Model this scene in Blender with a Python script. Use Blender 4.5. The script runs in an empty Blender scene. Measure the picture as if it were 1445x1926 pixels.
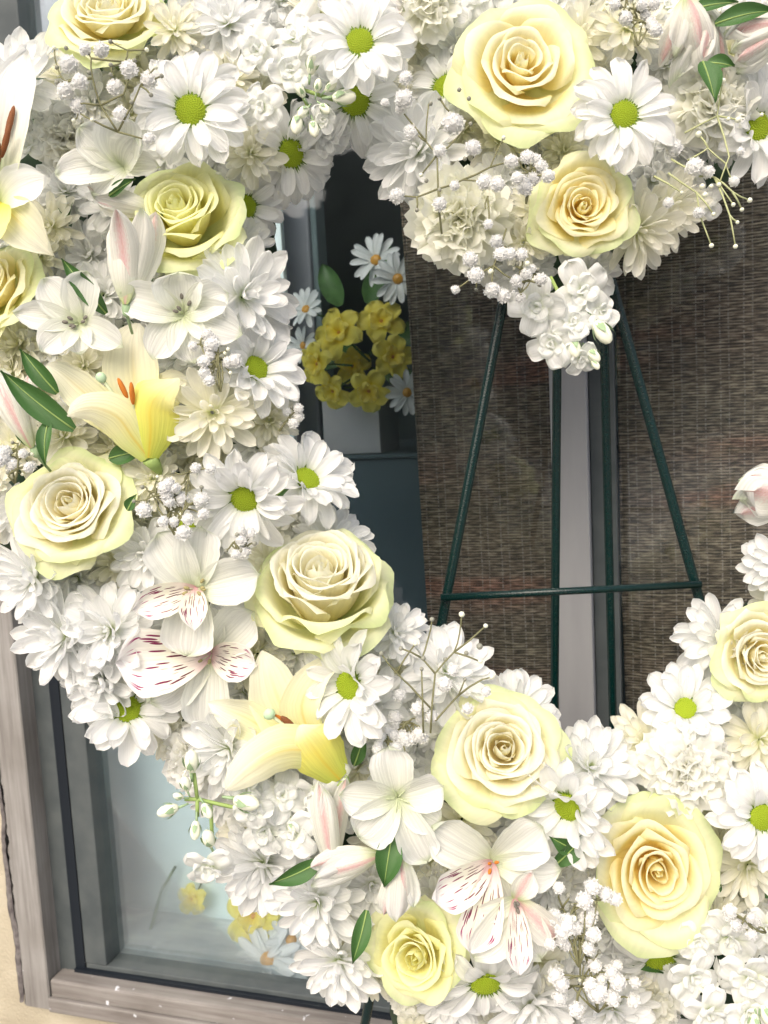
import bpy, math, random
import numpy as np
from mathutils import Matrix, Vector

sc = bpy.context.scene
COL = sc.collection
R = math.radians

# ------------------------------------------------------------------ camera
F_PX, W_PX, H_PX = 1700.0, 1445.0, 1926.0
K = 0.00036                    # metres per photo pixel on the wreath plane
D0 = F_PX * K                  # 0.612 m from the lens to the wreath
PITCH, ROLL = R(6.5), R(-3.0)
cam_d = bpy.data.cameras.new('camera')
cam_d.sensor_fit = 'HORIZONTAL'
cam_d.sensor_width = 36.0
cam_d.lens = F_PX / W_PX * 36.0
cam_d.dof.use_dof = True; cam_d.dof.focus_distance = D0 - 0.02; cam_d.dof.aperture_fstop = 20.0
cam_d.clip_start, cam_d.clip_end = 0.02, 400.0
cam = bpy.data.objects.new('camera', cam_d)
COL.objects.link(cam)
CAM_M = Matrix.Translation((0, 0, 1.45)) @ Matrix.Rotation(R(90) - PITCH, 4, 'X') @ Matrix.Rotation(ROLL, 4, 'Z')
cam.matrix_world = CAM_M
sc.camera = cam
CAMP = CAM_M.translation.copy()
RT, UP, TW = (CAM_M.to_3x3() @ Vector(v) for v in ((1, 0, 0), (0, 1, 0), (0, 0, 1)))

# ------------------------------------------------------------------ sky, sun, exposure
SUN_EL, SUN_AZ = R(42), R(200)          # azimuth clockwise from +Y; behind and above the camera
w = bpy.data.worlds.new('World'); sc.world = w; w.use_nodes = True
nt = w.node_tree; bg = nt.nodes['Background']
sky = nt.nodes.new('ShaderNodeTexSky'); sky.sky_type = 'NISHITA'; sky.sun_disc = False
sky.sun_elevation, sky.sun_rotation = SUN_EL, SUN_AZ
sky.air_density, sky.dust_density, sky.ozone_density = 1.0, 6.0, 1.0
nt.links.new(sky.outputs[0], bg.inputs['Color']); bg.inputs['Strength'].default_value = 0.15
sl = bpy.data.lights.new('sun', 'SUN'); sl.energy = 0.6; sl.angle = R(45); sl.color = (1.0, 0.985, 0.93)
so = bpy.data.objects.new('sun', sl); COL.objects.link(so)
sdir = Vector((math.sin(SUN_AZ) * math.cos(SUN_EL), math.cos(SUN_AZ) * math.cos(SUN_EL), math.sin(SUN_EL)))
so.rotation_euler = sdir.to_track_quat('Z', 'Y').to_euler()
sc.view_settings.view_transform = 'Standard'; sc.view_settings.look = 'None'
sc.view_settings.exposure = 0.74; sc.view_settings.gamma = 1.0
sc.cycles.max_bounces = 14; sc.cycles.diffuse_bounces = 9; sc.cycles.transmission_bounces = 10; sc.cycles.transparent_max_bounces = 12

# ------------------------------------------------------------------ helpers
def ray(px, py):
    return (CAM_M.to_3x3() @ Vector(((px - W_PX / 2) / F_PX, (H_PX / 2 - py) / F_PX, -1.0)))

def P(px, py, toward=0.0):
    """point of the wreath plane seen at a photo pixel, 'toward' metres nearer than the plane"""
    return CAMP + ray(px, py) * (D0 - toward)

def mesh(name, v, f, mat=None, uv=None, smooth=True):
    me = bpy.data.meshes.new(name)
    me.from_pydata([tuple(p) for p in v], [], f)
    if uv is not None:
        lay = me.uv_layers.new(name='UVMap')
        idx = np.empty(len(me.loops), dtype=np.int32); me.loops.foreach_get('vertex_index', idx)
        lay.data.foreach_set('uv', np.asarray(uv, dtype=np.float32)[idx].ravel())
    if smooth:
        me.polygons.foreach_set('use_smooth', [True] * len(me.polygons))
    if mat: me.materials.append(mat)
    me.update()
    return me

def put(name, me, parent=None, m=None, color=None):
    o = bpy.data.objects.new(name, me); COL.objects.link(o)
    if parent is not None: o.parent = parent
    if m is not None:
        o.matrix_local = m
    if color is not None: o.color = (*color, 1)
    return o

def tag(o, label, cat, group=None):
    o['label'] = label; o['category'] = cat
    if group: o['group'] = group
    return o

def frame(px, py, toward, tilt=(0, 0), spin=0.0, scale=1.0):
    """matrix of a flower whose face looks to the camera, leaning by tilt = (right, up)"""
    z = (TW + RT * tilt[0] + UP * tilt[1]).normalized()
    x = (UP.cross(z)).normalized() if abs(tilt[1]) < 8 else (RT - z * RT.dot(z)).normalized()
    y = z.cross(x)
    m = Matrix((x, y, z)).transposed().to_4x4()
    return Matrix.Translation(P(px, py, toward)) @ m @ Matrix.Rotation(spin, 4, 'Z') @ Matrix.Diagonal((scale, scale, scale, 1))

def thing(name, label, cat, m, group=None):
    o = bpy.data.objects.new(name, None); COL.objects.link(o)
    o.empty_display_size = 0.01
    o.matrix_world = m
    return tag(o, label, cat, group)

def grid_faces(nu, nv, off=0, wrap=False):
    f = []
    for i in range(nu - 1):
        for j in range(nv - (0 if wrap else 1)):
            a = off + i * nv + j; b = off + i * nv + (j + 1) % nv
            f.append((a, b, b + nv, a + nv))
    return f

def tube(pts, r, n=6, cap=True):
    """tube along points, r a number or a list; returns verts, faces"""
    pts = [Vector(p) for p in pts]; m = len(pts)
    rr = r if hasattr(r, '__len__') else [r] * m
    v = []; f = []
    t0 = (pts[1] - pts[0]).normalized()
    nrm = t0.orthogonal().normalized()
    for i, p in enumerate(pts):
        t = (pts[min(i + 1, m - 1)] - pts[max(i - 1, 0)]).normalized()
        nrm = (nrm - t * nrm.dot(t)).normalized(); b = t.cross(nrm)
        for k in range(n):
            a = 2 * math.pi * k / n
            v.append(p + (nrm * math.cos(a) + b * math.sin(a)) * rr[i])
    f = grid_faces(m, n, 0, True)
    if cap:
        f.append(tuple(range(n))[::-1]); f.append(tuple((m - 1) * n + k for k in range(n)))
    return v, f

class MB:
    def __init__(s): s.v = []; s.f = []; s.uv = []
    def add(s, v, f, uv=None, m=None):
        o = len(s.v)
        s.v += [(m @ Vector(p)) if m else Vector(p) for p in v]
        s.f += [tuple(i + o for i in q) for q in f]
        s.uv += list(uv) if uv is not None else [(0.5, 0.5)] * len(v)
        return s
    def mesh(s, name, mat, smooth=True): return mesh(name, s.v, s.f, mat, s.uv, smooth)

def blob(c, r, nu=5, nv=8, squash=(1, 1, 1)):
    v = []; f = []
    for i in range(nu + 1):
        a = math.pi * i / nu
        for j in range(nv):
            b = 2 * math.pi * j / nv
            v.append(Vector((c[0] + r * squash[0] * math.sin(a) * math.cos(b), c[1] + r * squash[1] * math.sin(a) * math.sin(b), c[2] + r * squash[2] * math.cos(a))))
    return v, grid_faces(nu + 1, nv, 0, True)

# ------------------------------------------------------------------ materials
def new_mat(name):
    m = bpy.data.materials.new(name); m.use_nodes = True
    n = m.node_tree; b = n.nodes['Principled BSDF']
    return m, n, b, n.nodes['Material Output']

def N(nt, typ, **kw):
    n = nt.nodes.new(typ)
    for k, v in kw.items():
        if k.startswith('i_'):
            key = k[2:]
            n.inputs[int(key) if key.isdigit() else key].default_value = v
        else: setattr(n, k, v)
    return n

def ramp(nt, stops, src):
    r = nt.nodes.new('ShaderNodeValToRGB')
    e = r.color_ramp.elements
    while len(e) < len(stops): e.new(0.5)
    for el, (p, c) in zip(e, stops): el.position = p; el.color = (*c, 1)
    if src is not None: nt.links.new(src, r.inputs[0])
    return r

def petal_mat(name, stops, trans=0.28, vein=0.25, rough=0.55, tint=True, side=None, vein_scale=(26, 1.5), mottle=.94):
    """petal: pigment along its length (UV.y, base to rim), fine lengthwise veins, light passing through"""
    m, n, b, out = new_mat(name); L = n.links.new
    uvn = N(n, 'ShaderNodeTexCoord'); sp = N(n, 'ShaderNodeSeparateXYZ'); L(uvn.outputs['UV'], sp.inputs[0])
    r = ramp(n, stops, sp.outputs['Y']); col = r.outputs[0]
    mp = N(n, 'ShaderNodeMapping'); mp.inputs['Scale'].default_value = (vein_scale[0], vein_scale[1], 1)
    L(uvn.outputs['UV'], mp.inputs[0])
    oi = N(n, 'ShaderNodeObjectInfo')
    ad = N(n, 'ShaderNodeVectorMath', operation='ADD'); cm = N(n, 'ShaderNodeCombineXYZ')
    L(oi.outputs['Random'], cm.inputs['Z']); 
    ml = N(n, 'ShaderNodeMath', operation='MULTIPLY', i_1=37.0); L(oi.outputs['Random'], ml.inputs[0]); L(ml.outputs[0], cm.inputs['Z'])
    L(mp.outputs[0], ad.inputs[0]); L(cm.outputs[0], ad.inputs[1])
    nz = N(n, 'ShaderNodeTexNoise', i_Scale=1.0, i_Detail=3.0); L(ad.outputs[0], nz.inputs['Vector'])
    # faint mottling of the pigment
    vr = ramp(n, [(0.36, (mottle, mottle, mottle)), (0.62, (1.0, 1.0, 1.0))], nz.outputs['Fac'])
    mx = N(n, 'ShaderNodeMixRGB', blend_type='MULTIPLY', i_0=1.0); L(col, mx.inputs[1]); L(vr.outputs[0], mx.inputs[2]); col = mx.outputs[0]
    if tint:
        m2 = N(n, 'ShaderNodeMixRGB', blend_type='MULTIPLY', i_0=1.0); L(col, m2.inputs[1]); L(oi.outputs['Color'], m2.inputs[2]); col = m2.outputs[0]
    if side:
        col = side(n, col, sp, uvn, oi)
    L(col, b.inputs['Base Color']); b.inputs['Roughness'].default_value = rough
    b.inputs['Specular IOR Level'].default_value = 0.35
    bp = N(n, 'ShaderNodeBump', i_Strength=vein, i_Distance=0.0006); L(nz.outputs['Fac'], bp.inputs['Height'])
    L(bp.outputs[0], b.inputs['Normal'])
    tr = N(n, 'ShaderNodeBsdfTranslucent'); L(col, tr.inputs['Color']); L(bp.outputs[0], tr.inputs['Normal'])
    ms = N(n, 'ShaderNodeMixShader', i_0=trans); L(b.outputs[0], ms.inputs[1]); L(tr.outputs[0], ms.inputs[2])
    L(ms.outputs[0], out.inputs['Surface'])
    return m

def plain_mat(name, c, rough=0.6, noise=None, c2=None, scale=200, bump=0.0, spec=0.3, metallic=0.0, trans=0.0, stretch=(1, 1, 1)):
    m, n, b, out = new_mat(name); L = n.links.new
    b.inputs['Roughness'].default_value = rough; b.inputs['Specular IOR Level'].default_value = spec
    b.inputs['Metallic'].default_value = metallic
    b.inputs['Base Color'].default_value = (*c, 1)
    if c2 is not None:
        tc = N(n, 'ShaderNodeTexCoord'); mp = N(n, 'ShaderNodeMapping'); mp.inputs['Scale'].default_value = stretch
        L(tc.outputs['Object'], mp.inputs[0])
        nz = N(n, 'ShaderNodeTexNoise', i_Scale=scale, i_Detail=6.0); L(mp.outputs[0], nz.inputs['Vector'])
        r = ramp(n, [(0.35, c), (0.65, c2)], nz.outputs['Fac']); L(r.outputs[0], b.inputs['Base Color'])
        if bump:
            bp = N(n, 'ShaderNodeBump', i_Strength=bump, i_Distance=0.001); L(nz.outputs['Fac'], bp.inputs['Height']); L(bp.outputs[0], b.inputs['Normal'])
        src = r.outputs[0]
    else: src = None
    if trans:
        tr = N(n, 'ShaderNodeBsdfTranslucent'); tr.inputs['Color'].default_value = (*c, 1)
        if src: L(src, tr.inputs['Color'])
        ms = N(n, 'ShaderNodeMixShader', i_0=trans); L(b.outputs[0], ms.inputs[1]); L(tr.outputs[0], ms.inputs[2]); L(ms.outputs[0], out.inputs['Surface'])
    return m

def streaks(n, col, sp, uvn, oi):
    """wine-coloured dashes fanning from the throat of a peruvian lily petal"""
    L = n.links.new
    mp = N(n, 'ShaderNodeMapping'); mp.inputs['Scale'].default_value = (20, 3.4, 1); L(uvn.outputs['UV'], mp.inputs[0])
    wv = N(n, 'ShaderNodeTexNoise', i_Scale=2.5); L(uvn.outputs['UV'], wv.inputs['Vector'])
    ad = N(n, 'ShaderNodeMixRGB', blend_type='ADD', i_0=0.55); L(mp.outputs[0], ad.inputs[1]); L(wv.outputs['Color'], ad.inputs[2])
    vo = N(n, 'ShaderNodeTexVoronoi', i_Scale=1.0, i_Randomness=0.75); L(ad.outputs[0], vo.inputs['Vector'])
    th = ramp(n, [(0.29, (1, 1, 1)), (0.35, (0, 0, 0))], vo.outputs['Distance'])
    # only between throat and two thirds, fading towards the rim and the sides
    win = ramp(n, [(0.10, (0.2,) * 3), (0.22, (1,) * 3), (0.80, (1,) * 3), (0.90, (0,) * 3)], sp.outputs['Y'])
    ax = N(n, 'ShaderNodeMath', operation='SUBTRACT', i_1=0.5); L(sp.outputs['X'], ax.inputs[0])
    ab = N(n, 'ShaderNodeMath', operation='ABSOLUTE'); L(ax.outputs[0], ab.inputs[0])
    sw = ramp(n, [(0.40, (1,) * 3), (0.46, (0,) * 3)], ab.outputs[0])
    m1 = N(n, 'ShaderNodeMath', operation='MULTIPLY'); L(th.outputs[0], m1.inputs[0]); L(win.outputs[0], m1.inputs[1])
    m2 = N(n, 'ShaderNodeMath', operation='MULTIPLY'); L(m1.outputs[0], m2.inputs[0]); L(sw.outputs[0], m2.inputs[1])
    ink = ramp(n, [(0.25, (0.07, 0.015, 0.02)), (0.6, (0.20, 0.01, 0.07)), (0.85, (0.36, 0.02, 0.16))], sp.outputs['Y'])
    mx = N(n, 'ShaderNodeMixRGB'); L(m2.outputs[0], mx.inputs[0]); L(col, mx.inputs[1]); L(ink.outputs[0], mx.inputs[2])
    return mx.outputs[0]

def blush(n, col, sp, uvn, oi):
    """pink midrib with a green streak on the back of a peruvian lily petal"""
    L = n.links.new
    ax = N(n, 'ShaderNodeMath', operation='SUBTRACT', i_1=0.5); L(sp.outputs['X'], ax.inputs[0])
    ab = N(n, 'ShaderNodeMath', operation='ABSOLUTE'); L(ax.outputs[0], ab.inputs[0])
    nz = N(n, 'ShaderNodeTexNoise', i_Scale=22.0, i_Detail=5.0); L(uvn.outputs['UV'], nz.inputs['Vector'])
    a1 = N(n, 'ShaderNodeMath', operation='MULTIPLY', i_1=0.34); L(nz.outputs['Fac'], a1.inputs[0])
    a2 = N(n, 'ShaderNodeMath', operation='ADD'); L(ab.outputs[0], a2.inputs[0]); L(a1.outputs[0], a2.inputs[1])
    pk = ramp(n, [(0.16, (0.9,) * 3), (0.42, (0,) * 3)], a2.outputs[0])
    m1 = N(n, 'ShaderNodeMixRGB'); L(pk.outputs[0], m1.inputs[0]); L(col, m1.inputs[1]); m1.inputs[2].default_value = (0.72, 0.42, 0.43, 1)
    gw = ramp(n, [(0.10, (1,) * 3), (0.17, (0,) * 3)], a2.outputs[0])
    gy = ramp(n, [(0.5, (0,) * 3), (0.75, (0.8,) * 3)], sp.outputs['Y'])
    gm = N(n, 'ShaderNodeMath', operation='MULTIPLY'); L(gw.outputs[0], gm.inputs[0]); L(gy.outputs[0], gm.inputs[1])
    m2 = N(n, 'ShaderNodeMixRGB'); L(gm.outputs[0], m2.inputs[0]); L(m1.outputs[0], m2.inputs[1]); m2.inputs[2].default_value = (0.42, 0.55, 0.12, 1)
    return m2.outputs[0]

def lily_rib(n, col, sp, uvn, oi):
    """deeper yellow along the midrib of a lily petal"""
    L = n.links.new
    ax = N(n, 'ShaderNodeMath', operation='SUBTRACT', i_1=0.5); L(sp.outputs['X'], ax.inputs[0])
    ab = N(n, 'ShaderNodeMath', operation='ABSOLUTE'); L(ax.outputs[0], ab.inputs[0])
    rb = ramp(n, [(0.0, (0.9,) * 3), (0.05, (0.35,) * 3), (0.22, (0,) * 3)], ab.outputs[0])
    fy = ramp(n, [(0.0, (1,) * 3), (0.8, (0,) * 3)], sp.outputs['Y'])
    gm = N(n, 'ShaderNodeMath', operation='MULTIPLY'); L(rb.outputs[0], gm.inputs[0]); L(fy.outputs[0], gm.inputs[1])
    m2 = N(n, 'ShaderNodeMixRGB'); L(gm.outputs[0], m2.inputs[0]); L(col, m2.inputs[1]); m2.inputs[2].default_value = (0.74, 0.55, 0.06, 1)
    return m2.outputs[0]

M = {}
M['daisy'] = petal_mat('white_petal', [(0.0, (0.72, 0.82, 0.48)), (0.12, (0.90, 0.925, 0.84)), (0.35, (0.925, 0.935, 0.925))], trans=0.48, vein=0.8, vein_scale=(12, 0.5), mottle=.92)
M['cream'] = petal_mat('ivory_petal', [(0.0, (0.80, 0.85, 0.58)), (0.3, (0.91, 0.92, 0.82)), (0.8, (0.925, 0.93, 0.88))], trans=0.48, vein=0.4, vein_scale=(11, 0.6))
M['rose'] = petal_mat('rose_petal', [(0.0, (0.94, 0.84, 0.46)), (0.45, (0.94, 0.89, 0.62)), (0.74, (0.94, 0.92, 0.74)), (0.90, (0.94, 0.94, 0.82)), (1.0, (0.94, 0.94, 0.86))], trans=0.5, vein=0.3, vein_scale=(22, 1.6))
M['rose_gold'] = petal_mat('golden_rose_petal', [(0.0, (0.94, 0.77, 0.32)), (0.40, (0.94, 0.84, 0.44)), (0.68, (0.94, 0.90, 0.64)), (0.86, (0.94, 0.935, 0.78)), (1.0, (0.94, 0.94, 0.85))], trans=0.48, vein=0.3, vein_scale=(22, 1.6))
M['rose_outer'] = petal_mat('rose_outer_petal', [(0.0, (0.80, 0.86, 0.42)), (0.4, (0.93, 0.93, 0.70)), (0.76, (0.93, 0.94, 0.74)), (1.0, (0.80, 0.91, 0.56))], trans=0.48, vein=0.35, vein_scale=(22, 1.6))
M['lily'] = petal_mat('lily_petal', [(0.0, (0.66, 0.76, 0.20)), (0.3, (0.86, 0.85, 0.48)), (0.6, (0.90, 0.89, 0.68)), (1.0, (0.91, 0.90, 0.78))], trans=0.34, vein=0.8, side=lily_rib, vein_scale=(22, 0.9), mottle=.9)
M['lily_white'] = petal_mat('white_lily_petal', [(0.0, (0.66, 0.76, 0.34)), (0.35, (0.88, 0.89, 0.74)), (0.62, (0.90, 0.91, 0.86)), (1.0, (0.90, 0.91, 0.89))], trans=0.34, vein=0.8, vein_scale=(22, 0.9), mottle=.9)
M['lily_deep'] = petal_mat('deep_yellow_lily_petal', [(0.0, (0.60, 0.70, 0.12)), (0.4, (0.84, 0.80, 0.20)), (0.75, (0.90, 0.87, 0.46)), (1.0, (0.91, 0.90, 0.70))], trans=0.34, vein=0.8, side=lily_rib, vein_scale=(22, 0.9), mottle=.9)
M['alstro'] = petal_mat('alstroemeria_petal', [(0.0, (0.68, 0.76, 0.46)), (0.3, (0.88, 0.90, 0.80)), (0.90, (0.91, 0.92, 0.90)), (1.0, (0.80, 0.86, 0.68))], trans=0.42, vein=1.0, vein_scale=(30, 0.7), mottle=.84)
M['alstro_striped'] = petal_mat('alstroemeria_striped_petal', [(0.0, (0.64, 0.34, 0.36)), (0.22, (0.84, 0.74, 0.68)), (0.45, (0.89, 0.87, 0.74)), (1.0, (0.90, 0.88, 0.89))], trans=0.3, vein=0.8, side=streaks)
M['alstro_blush'] = petal_mat('alstroemeria_blushed_petal', [(0.0, (0.50, 0.60, 0.22)), (0.3, (0.84, 0.84, 0.74)), (1.0, (0.89, 0.90, 0.86))], trans=0.34, vein=1.0, side=blush, vein_scale=(30, .7), mottle=.86)
M['stock'] = petal_mat('stock_petal', [(0.0, (0.62, 0.76, 0.36)), (0.2, (0.89, 0.92, 0.79)), (0.6, (0.92, 0.935, 0.915))], trans=0.48, vein=0.5, vein_scale=(16, 2), mottle=.9)
M['carnation'] = petal_mat('carnation_petal', [(0.0, (0.82, 0.84, 0.50)), (0.5, (0.92, 0.92, 0.80)), (1.0, (0.925, 0.93, 0.87))], trans=0.5, vein=0.4, vein_scale=(16, 1.5))
M['yellow'] = petal_mat('silk_yellow_petal', [(0.0, (0.86, 0.62, 0.02)), (0.3, (0.95, 0.80, 0.06)), (1.0, (0.96, 0.87, 0.22))], trans=0.35, vein=0.3)
M['silk'] = petal_mat('silk_white_petal', [(0.0, (0.80, 0.84, 0.84)), (1.0, (0.84, 0.87, 0.90))], trans=0.2, vein=0.3)
M['eye'] = plain_mat('daisy_eye', (0.30, 0.44, 0.015), 0.7, c2=(0.46, 0.56, 0.04), scale=500, bump=0.6)
M['eye_rim'] = plain_mat('daisy_eye_fringe', (0.12, 0.20, 0.015), 0.7)
M['orange_eye'] = plain_mat('silk_daisy_eye', (0.62, 0.33, 0.02), 0.35, c2=(0.5, 0.22, 0.02), scale=500, spec=0.6)
M['leaf'] = plain_mat('glossy_leaf', (0.045, 0.12, 0.03), 0.38, c2=(0.08, 0.19, 0.05), scale=90, bump=0.3, spec=0.5, trans=0.2)
M['leaf_dark'] = plain_mat('dark_backing_leaf', (0.012, 0.035, 0.018), 0.55, c2=(0.03, 0.07, 0.03), scale=60, bump=0.3, trans=0.1)
M['sepal'] = plain_mat('pale_green_sepal', (0.30, 0.45, 0.12), 0.5, c2=(0.42, 0.54, 0.20), scale=200, bump=0.2, trans=0.2)
M['grey_green'] = plain_mat('stock_bud_green', (0.24, 0.36, 0.20), 0.7, c2=(0.38, 0.50, 0.30), scale=300, bump=0.3)
M['bud'] = plain_mat('bud_white', (0.72, 0.76, 0.58), 0.5, c2=(0.80, 0.80, 0.68), scale=300)
M['twig'] = plain_mat('gypsophila_stem', (0.13, 0.12, 0.07), 0.6, c2=(0.22, 0.23, 0.11), scale=120)
M['twig_green'] = plain_mat('gypsophila_green_stem', (0.36, 0.40, 0.20), 0.6, c2=(0.45, 0.47, 0.26), scale=120)
M['anther'] = plain_mat('grey_anther', (0.13, 0.12, 0.11), 0.8, c2=(0.20, 0.19, 0.15), scale=900)
M['anther_olive'] = plain_mat('olive_anther', (0.26, 0.24, 0.10), 0.8, c2=(0.36, 0.32, 0.15), scale=900)
M['anther_orange'] = plain_mat('orange_anther', (0.62, 0.22, 0.03), 0.75, c2=(0.42, 0.12, 0.02), scale=500)
M['anther_brown'] = plain_mat('brown_anther', (0.05, 0.012, 0.01), 0.7, c2=(0.34, 0.13, 0.04), scale=260, stretch=(1, 1, .2))
M['filament'] = plain_mat('filament', (0.66, 0.72, 0.48), 0.5, trans=0.3)
M['stigma'] = plain_mat('stigma_green', (0.42, 0.60, 0.38), 0.4, c2=(0.5, 0.66, 0.44), scale=400)
M['bud_grey'] = plain_mat('grey_bud', (0.20, 0.20, 0.17), 0.6, c2=(0.34, 0.35, 0.28), scale=300)
M['baby'] = petal_mat('gypsophila_petal', [(0.0, (0.86, 0.90, 0.80)), (0.5, (0.94, 0.945, 0.935))], trans=0.5, vein=0.2, tint=False)
# ------------------------------------------------------------------ petals
def bez(p0, p1, p2, p3, t):
    t = np.asarray(t)[..., None]
    return (1 - t) ** 3 * p0 + 3 * (1 - t) ** 2 * t * p1 + 3 * (1 - t) * t ** 2 * p2 + t ** 3 * p3

def leafy(name, mat, rng, L=1.0, W=0.28, wpow=(0.55, 0.5), peak=0.6, base_w=0.25, lift=0.0, arch=0.1, droop=0.0, cup=0.1,
          notch=0.0, ruffle=0.0, ruf_n=3, ridges=0.0, point=0.0, nu=9, nv=7, twist=0.0, roll=0.0, side=0.0, edge_back=0.0, frill=0.0):
    """one petal lying along +X, base at the origin, face +Z"""
    q = np.linspace(0, 1, nu); u = q * .55 + (1 - (1 - q) ** 2) * .45; v = np.linspace(-1, 1, nv)
    U, V = np.meshgrid(u, v, indexing='ij')
    # outline: half width along the length
    a = np.where(U < peak, U / peak, 1.0)
    b = np.where(U > peak, (U - peak) / (1 - peak), 0.0)
    wid = W / 2 * (base_w + (1 - base_w) * np.sin(a * math.pi / 2) ** wpow[0]) * np.clip(1 - b ** (2.0 + 1.6 * (1 - point)), 0, 1) ** (wpow[1] + .35 * point)
    if frill:
        q1 = rng.uniform(0, 6.28); wid = wid * (1 + frill * (np.sin(U * 23 + q1) + .7 * np.sin(U * 41 + q1 * 2) + .5 * np.sin(U * 13 + q1 * 3 + V * 2)) * np.clip(U * 2 - .5, 0, 1))
    wid = np.maximum(wid, W * 0.02)
    x = U * L
    x = x + (-notch * L * np.exp(-(V / 0.22) ** 2) * U ** 6)
    ph = rng.uniform(0, 6.28); ph2 = rng.uniform(0, 6.28)
    y = V * wid + side * U ** 2
    z = lift * U + arch * 4 * U * (1 - U) * 0.5 - droop * U ** 3 + cup * V ** 2 * np.sin(np.clip(U * 1.1, 0, 1) * math.pi * 0.75) * W
    z = z + ruffle * np.sin(ph + V * ruf_n * 1.7 + U * 2) * U ** 2 * W * (0.3 + 0.7 * np.abs(V))
    z = z + ridges * W * np.cos(V * math.pi * 2.0) * np.sin(np.clip(U, 0, 1) * math.pi) ** 0.5
    z = z - edge_back * W * np.abs(V) ** 3 * U
    tw = twist * U
    y, z = y * np.cos(tw) - (z - lift * U) * np.sin(tw), lift * U + y * np.sin(tw) + (z - lift * U) * np.cos(tw)
    if roll:
        # tip curls back (roll < 0) or forward (roll > 0)
        k = np.clip((U - 0.55) / 0.45, 0, 1)
        z = z + roll * k ** 2 * L * 0.35; x = x - abs(roll) * k ** 3 * L * 0.18
    pts = np.stack([x, y, z], -1).reshape(-1, 3)
    uv = np.stack([(V + 1) / 2, U], -1).reshape(-1, 2)
    return mesh(name, pts, grid_faces(nu, nv), mat, uv)

def rose_petal(rng, i, n, st, mat):
    t = i / (n - 1)
    core = st.get('core', 0.66)              # share of petals that make the cup
    cupw = st.get('cup', 0.50); nrm = 1.0 / (.035 + cupw + .10 + .17 + .26); pw = st.get('pw', .95)
    nu, nv = (11, 15)
    if t < core:
        q = t / core
        rho = 0.035 + cupw * q ** pw
        zr = st.get('zc', 0.30) + 0.12 * math.sin(q * math.pi) - 0.02 * q + rng.uniform(-.015, .015)
        lip = 0.0 + 0.12 * q ** 1.2 ; drop = 0.015 + 0.05 * q
        rho *= rng.uniform(.93, 1.07)
        A = R(125 - 50 * q); r0, z0 = 0.03 + 0.06 * q, -0.45
    else:
        q = (t - core) / (1 - core)
        rho = 0.035 + cupw + 0.08 + 0.19 * q
        zr = st.get('zc', 0.30) - 0.08 - st.get('fall', 0.35) * q + rng.uniform(-.03, .03)
        lip = 0.19 + 0.09 * q; drop = 0.06 + 0.10 * q
        rho *= rng.uniform(.93, 1.06); zr += rng.uniform(-.05, .05)
        A = R(64 - 4 * q); r0, z0 = 0.10, -0.5
    th = i * R(137.5) + rng.uniform(-.18, .18) + st.get('spin', 0)
    u = np.linspace(0, 1, nu) ** 0.85; v = np.linspace(-1, 1, nv)
    U, V = np.meshgrid(u, v, indexing='ij')
    blunt = 0.20 if t < core else 0.30
    S = U * (1 - blunt * np.abs(V) ** 2.6)
    if t > 0.3:
        S = S * (1 + 0.05 * np.exp(-((V - rng.uniform(-.25, .25)) / 0.2) ** 2) * (rng.random() < .6) - 0.02)
    rho *= nrm; lip *= nrm; zf = st.get('deep', .60); zr *= zf; drop *= zf; z0 *= zf
    P0 = np.array([r0, z0]); P1 = np.array([rho * 1.05, z0 * 0.75])
    P2 = np.array([rho * (0.86 if t < core else 0.90), zr + 0.13 * zf]); P3 = np.array([rho + lip, zr - drop])
    if t < 0.18: P2 = np.array([rho * 1.0, zr * 0.8]); P3 = np.array([rho * (.35 if t < .08 else .66), zr + (.05 if t < .08 else 0)])
    rz = bez(P0, P1, P2, P3, S)
    r, z = rz[..., 0], rz[..., 1]
    # tuck one side in, the other out
    r = r * (1 + 0.13 * V * (1 if t < core else 0.5))
    # sides of the lip roll back
    back = np.clip((np.abs(V) - 0.45) / 0.55, 0, 1) ** 2 * U ** 3 * (0.02 + 0.11 * t)
    r = r + back; z = z - back * 0.9
    ph = rng.uniform(0, 6.28); k = rng.uniform(2.2, 4.5)
    amp = (0.008 + 0.026 * t) * st.get('ruffle', 1.0)
    z = z + amp * np.sin(ph + V * k) * U ** 3 + amp * .5 * np.sin(ph * 2 + V * k * 2.7) * U ** 6
    r = r + amp * np.sin(ph * 3 + V * k * 1.3) * U ** 3
    Aw = A * (0.55 + 0.45 * np.sin(np.clip(U * 1.3, 0, 1) * math.pi / 2)) * np.clip(1.0 - 0.26 * np.clip((U - .45) / .55, 0, 1) ** 2.5, 0, 1)
    phi = th + V * Aw + 0.06 * np.sin(ph + U * 3)
    ox, oy = st.get('off', (.04, .03)); w0 = max(0, 1 - t * 1.4)
    z = z + .10 * r * np.cos(phi - th) * (rng.uniform(-1, 1)) * .6
    pts = np.stack([r * np.cos(phi) + ox * w0, r * np.sin(phi) + oy * w0, z], -1).reshape(-1, 3)
    uv = np.stack([(V + 1) / 2, S], -1).reshape(-1, 2)
    return mesh('rose_petal', pts, grid_faces(nu, nv), mat, uv)

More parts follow.
